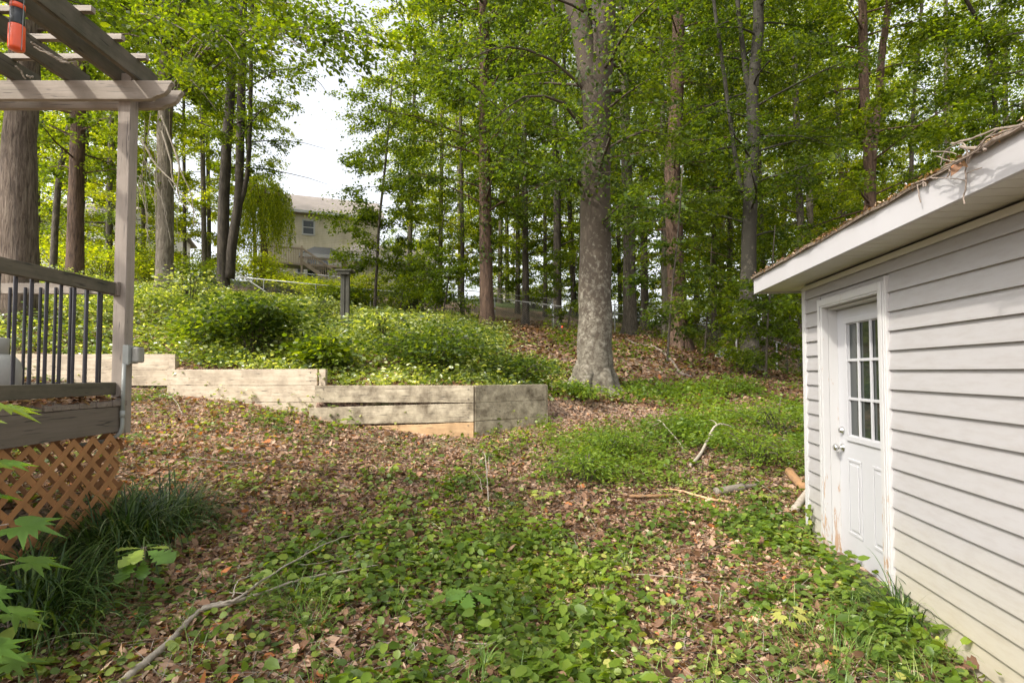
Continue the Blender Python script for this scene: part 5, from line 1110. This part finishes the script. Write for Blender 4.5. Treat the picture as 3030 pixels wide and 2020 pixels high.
straps('dark strap-leaved clump between the largest clump and the left frame edge', -2.62, 3.02, 300, .42, 4, spread=.12)
straps('light green grass tuft left of the long fallen branch', -1.25, 3.25, 160, .20, 5, 'grass', .003, .10, lean=.6, name='grass_tuft')
straps('small light tuft below the light green grass tuft, above the branch fork', -1.10, 2.98, 90, .15, 6, 'grass', .003, .07, lean=.7, name='grass_tuft')
gp = hit(2690, 1850); straps('tall dark grass clump against the shed wall beside the door', gp.x - .04, gp.y, 110, .40, 7, 'blade', .003, .06, lean=.8, name='grass_tuft')
gp = hit(2480, 1960); straps('fine green grass tuft at the bottom right corner', gp.x, gp.y, 220, .22, 8, 'grass', .0022, .12, lean=.8, name='grass_tuft')
gp = hit(1430, 2000); straps('single upright tuft of grass at the bottom centre', gp.x, gp.y, 60, .18, 9, 'grass', .003, .012, lean=.4, name='grass_tuft')
# seedlings with drawn leaf shapes
def seedling(lab, root, h, lv, tmpl, mat, name='seedling', r=.004, cat='seedling'):
    """lv: (azimuth deg, height fraction, petiole, size, droop, rnd)"""
    X_, Y_, Z_ = root; rt = thing(name, lab, cat, root); mb = MB(); top = Vector((X_ + .02, Y_, Z_ + h)); mb.tube([root, Vector((X_ + .012, Y_ + .005, Z_ + h * .5)), top], [r, r * .8, r * .5], 7)
    PP = []; DD = []; NN = []; SS = []; rn = []
    for az, hf, pe, sz, dr, q in lv:
        a = R(az); b0 = Vector(root).lerp(top, hf); d = Vector((math.cos(a), math.sin(a), .25)); e = b0 + d * pe; mb.tube([b0, b0.lerp(e, .5) + Vector((0, 0, .01)), e], [r * .4, r * .35, r * .3], 5)
        PP.append(e); DD.append((math.cos(a), math.sin(a), -dr)); NN.append((random.uniform(-.2, .2), random.uniform(-.4, .1), 1)); SS.append(sz); rn.append(q)
    mb.build('stem', M['leaf_fern'] if False else M['twig'], rt)
    leaves('leaves', np.array([tuple(p) for p in PP]), np.array(DD), np.array(NN), np.array(SS), tmpl, M[mat], rt, np.array(rn)); return rt
hp = hit(415, 1790)
seedling('oak seedling with scalloped lobed leaves in front of the strap-leaved clumps', hp, .30, [(-20, .95, .02, .20, .1, .35), (160, .9, .02, .20, .1, .3), (-100, .85, .03, .17, .5, .3), (-60, .8, .02, .13, .6, .25), (200, 1, .02, .13, -.1, .95), (250, 1, .02, .14, .4, .9), (-80, 1, .02, .12, .3, .95), (20, 1, .01, .11, .0, .92), (100, 1, .02, .12, .1, .4), (120, .5, .03, .12, .2, .3), (0, .45, .03, .10, .3, .3)], T_OAK, 'leaf_sapling')
hp = hit(1600, 1500); seedling('young maple seedling with pale star leaves right of the forked upright twig', hp, .14, [(a, .6 + .4 * random.random(), .05, .09, .1, .8 + .2 * random.random()) for a in range(0, 360, 40)], T_MAPLE, 'leaf_ground')
hp = hit(1380, 1830); seedling('oak-leaved seedling with long leaves near the bottom centre', hp, .17, [(a, .9, .02, .15, .15, .4 + .2 * random.random()) for a in range(10, 370, 52)], T_OAK, 'leaf_sapling')
hp = hit(2330, 1880); seedling('lime-green maple seedling in the lower right ground cover', hp, .13, [(-60, 1, .03, .10, .3, .98), (20, 1, .04, .09, .1, 1), (130, .9, .04, .09, .1, .96), (200, .9, .05, .10, .2, .97), (-110, .7, .05, .08, .3, .9)], T_MAPLE, 'leaf_ground')
hp = hit(2270, 1500); seedling('small maple seedling with light leaves over the split stick', hp, .12, [(a, .9, .04, .08, .2, .9) for a in range(0, 360, 60)], T_MAPLE, 'leaf_ground')
# sapling leaning in from the left frame edge
sx_, sy_ = -2.02, 1.98; sz_ = G(sx_, sy_)
lv = [(5, .98, .07, .20, .25, .8), (-40, .96, .10, .17, .7, .95), (-75, .93, .09, .16, .9, .9), (40, .97, .05, .16, .0, .6), (-15, .84, .04, .17, .6, .7), (60, .8, .08, .15, .1, .5), (10, .62, .16, .19, .2, .3), (-30, .58, .10, .18, .5, .35), (30, .5, .16, .18, .2, .4), (-10, .46, .10, .16, .4, .3),
      (0, .30, .10, .17, .2, .35), (-45, .26, .08, .15, .4, .45), (35, .22, .12, .15, .1, .4), (-20, .12, .07, .14, .2, .5), (100, .7, .1, .16, .2, .3), (180, .75, .1, .16, .2, .4), (220, .5, .1, .17, .2, .4), (150, .3, .1, .16, .2, .4), (250, .9, .08, .17, .3, .6)]
seedling('young tree with large lobed leaves leaning in at the left frame edge', Vector((sx_, sy_, sz_)), 1.30, lv + [(a_, h_, .14, .17, .35, .5) for a_, h_ in ((15, .38), (-25, .2), (-60, .5))], T_MAPLE, 'leaf_sapling', 'maple_sapling', .008, 'sapling')
hp = hit(40, 1960); seedling('cluster of broad bright leaves in the bottom left corner', Vector((hp.x - .05, hp.y, hp.z)), .18, [(a, .8, .05, .12, .1, .7) for a in range(0, 360, 45)], T_OVATE, 'leaf_ground')
# vine climbing the shed corner
vb = onplane(2395, 1590, 1.97); vr = thing('climbing_vine', 'green vine climbing the far corner of the shed beside the door', 'vine', vb)
vp = [onplane(x, y, 1.965) for x, y in ((2398, 1620), (2396, 1570), (2402, 1530), (2398, 1498))]; MB().tube(curve(vp, 4, .004), .003, 6).build('stem', M['twig'], vr)
P = np.array([tuple(vp[i % 3].lerp(vp[i % 3 + 1], random.random()) + U * random.uniform(-.07, .03) - RR * .02) for i in range(26)]); k = len(P)
leaves('leaves', P, rng.normal(0, .6, (k, 3)) + (0, 0, -.5), rng.normal(0, .3, (k, 3)) + (-1, -.2, .4), rng.uniform(.035, .06, k), T_ROUND, M['leaf_ground'], vr)
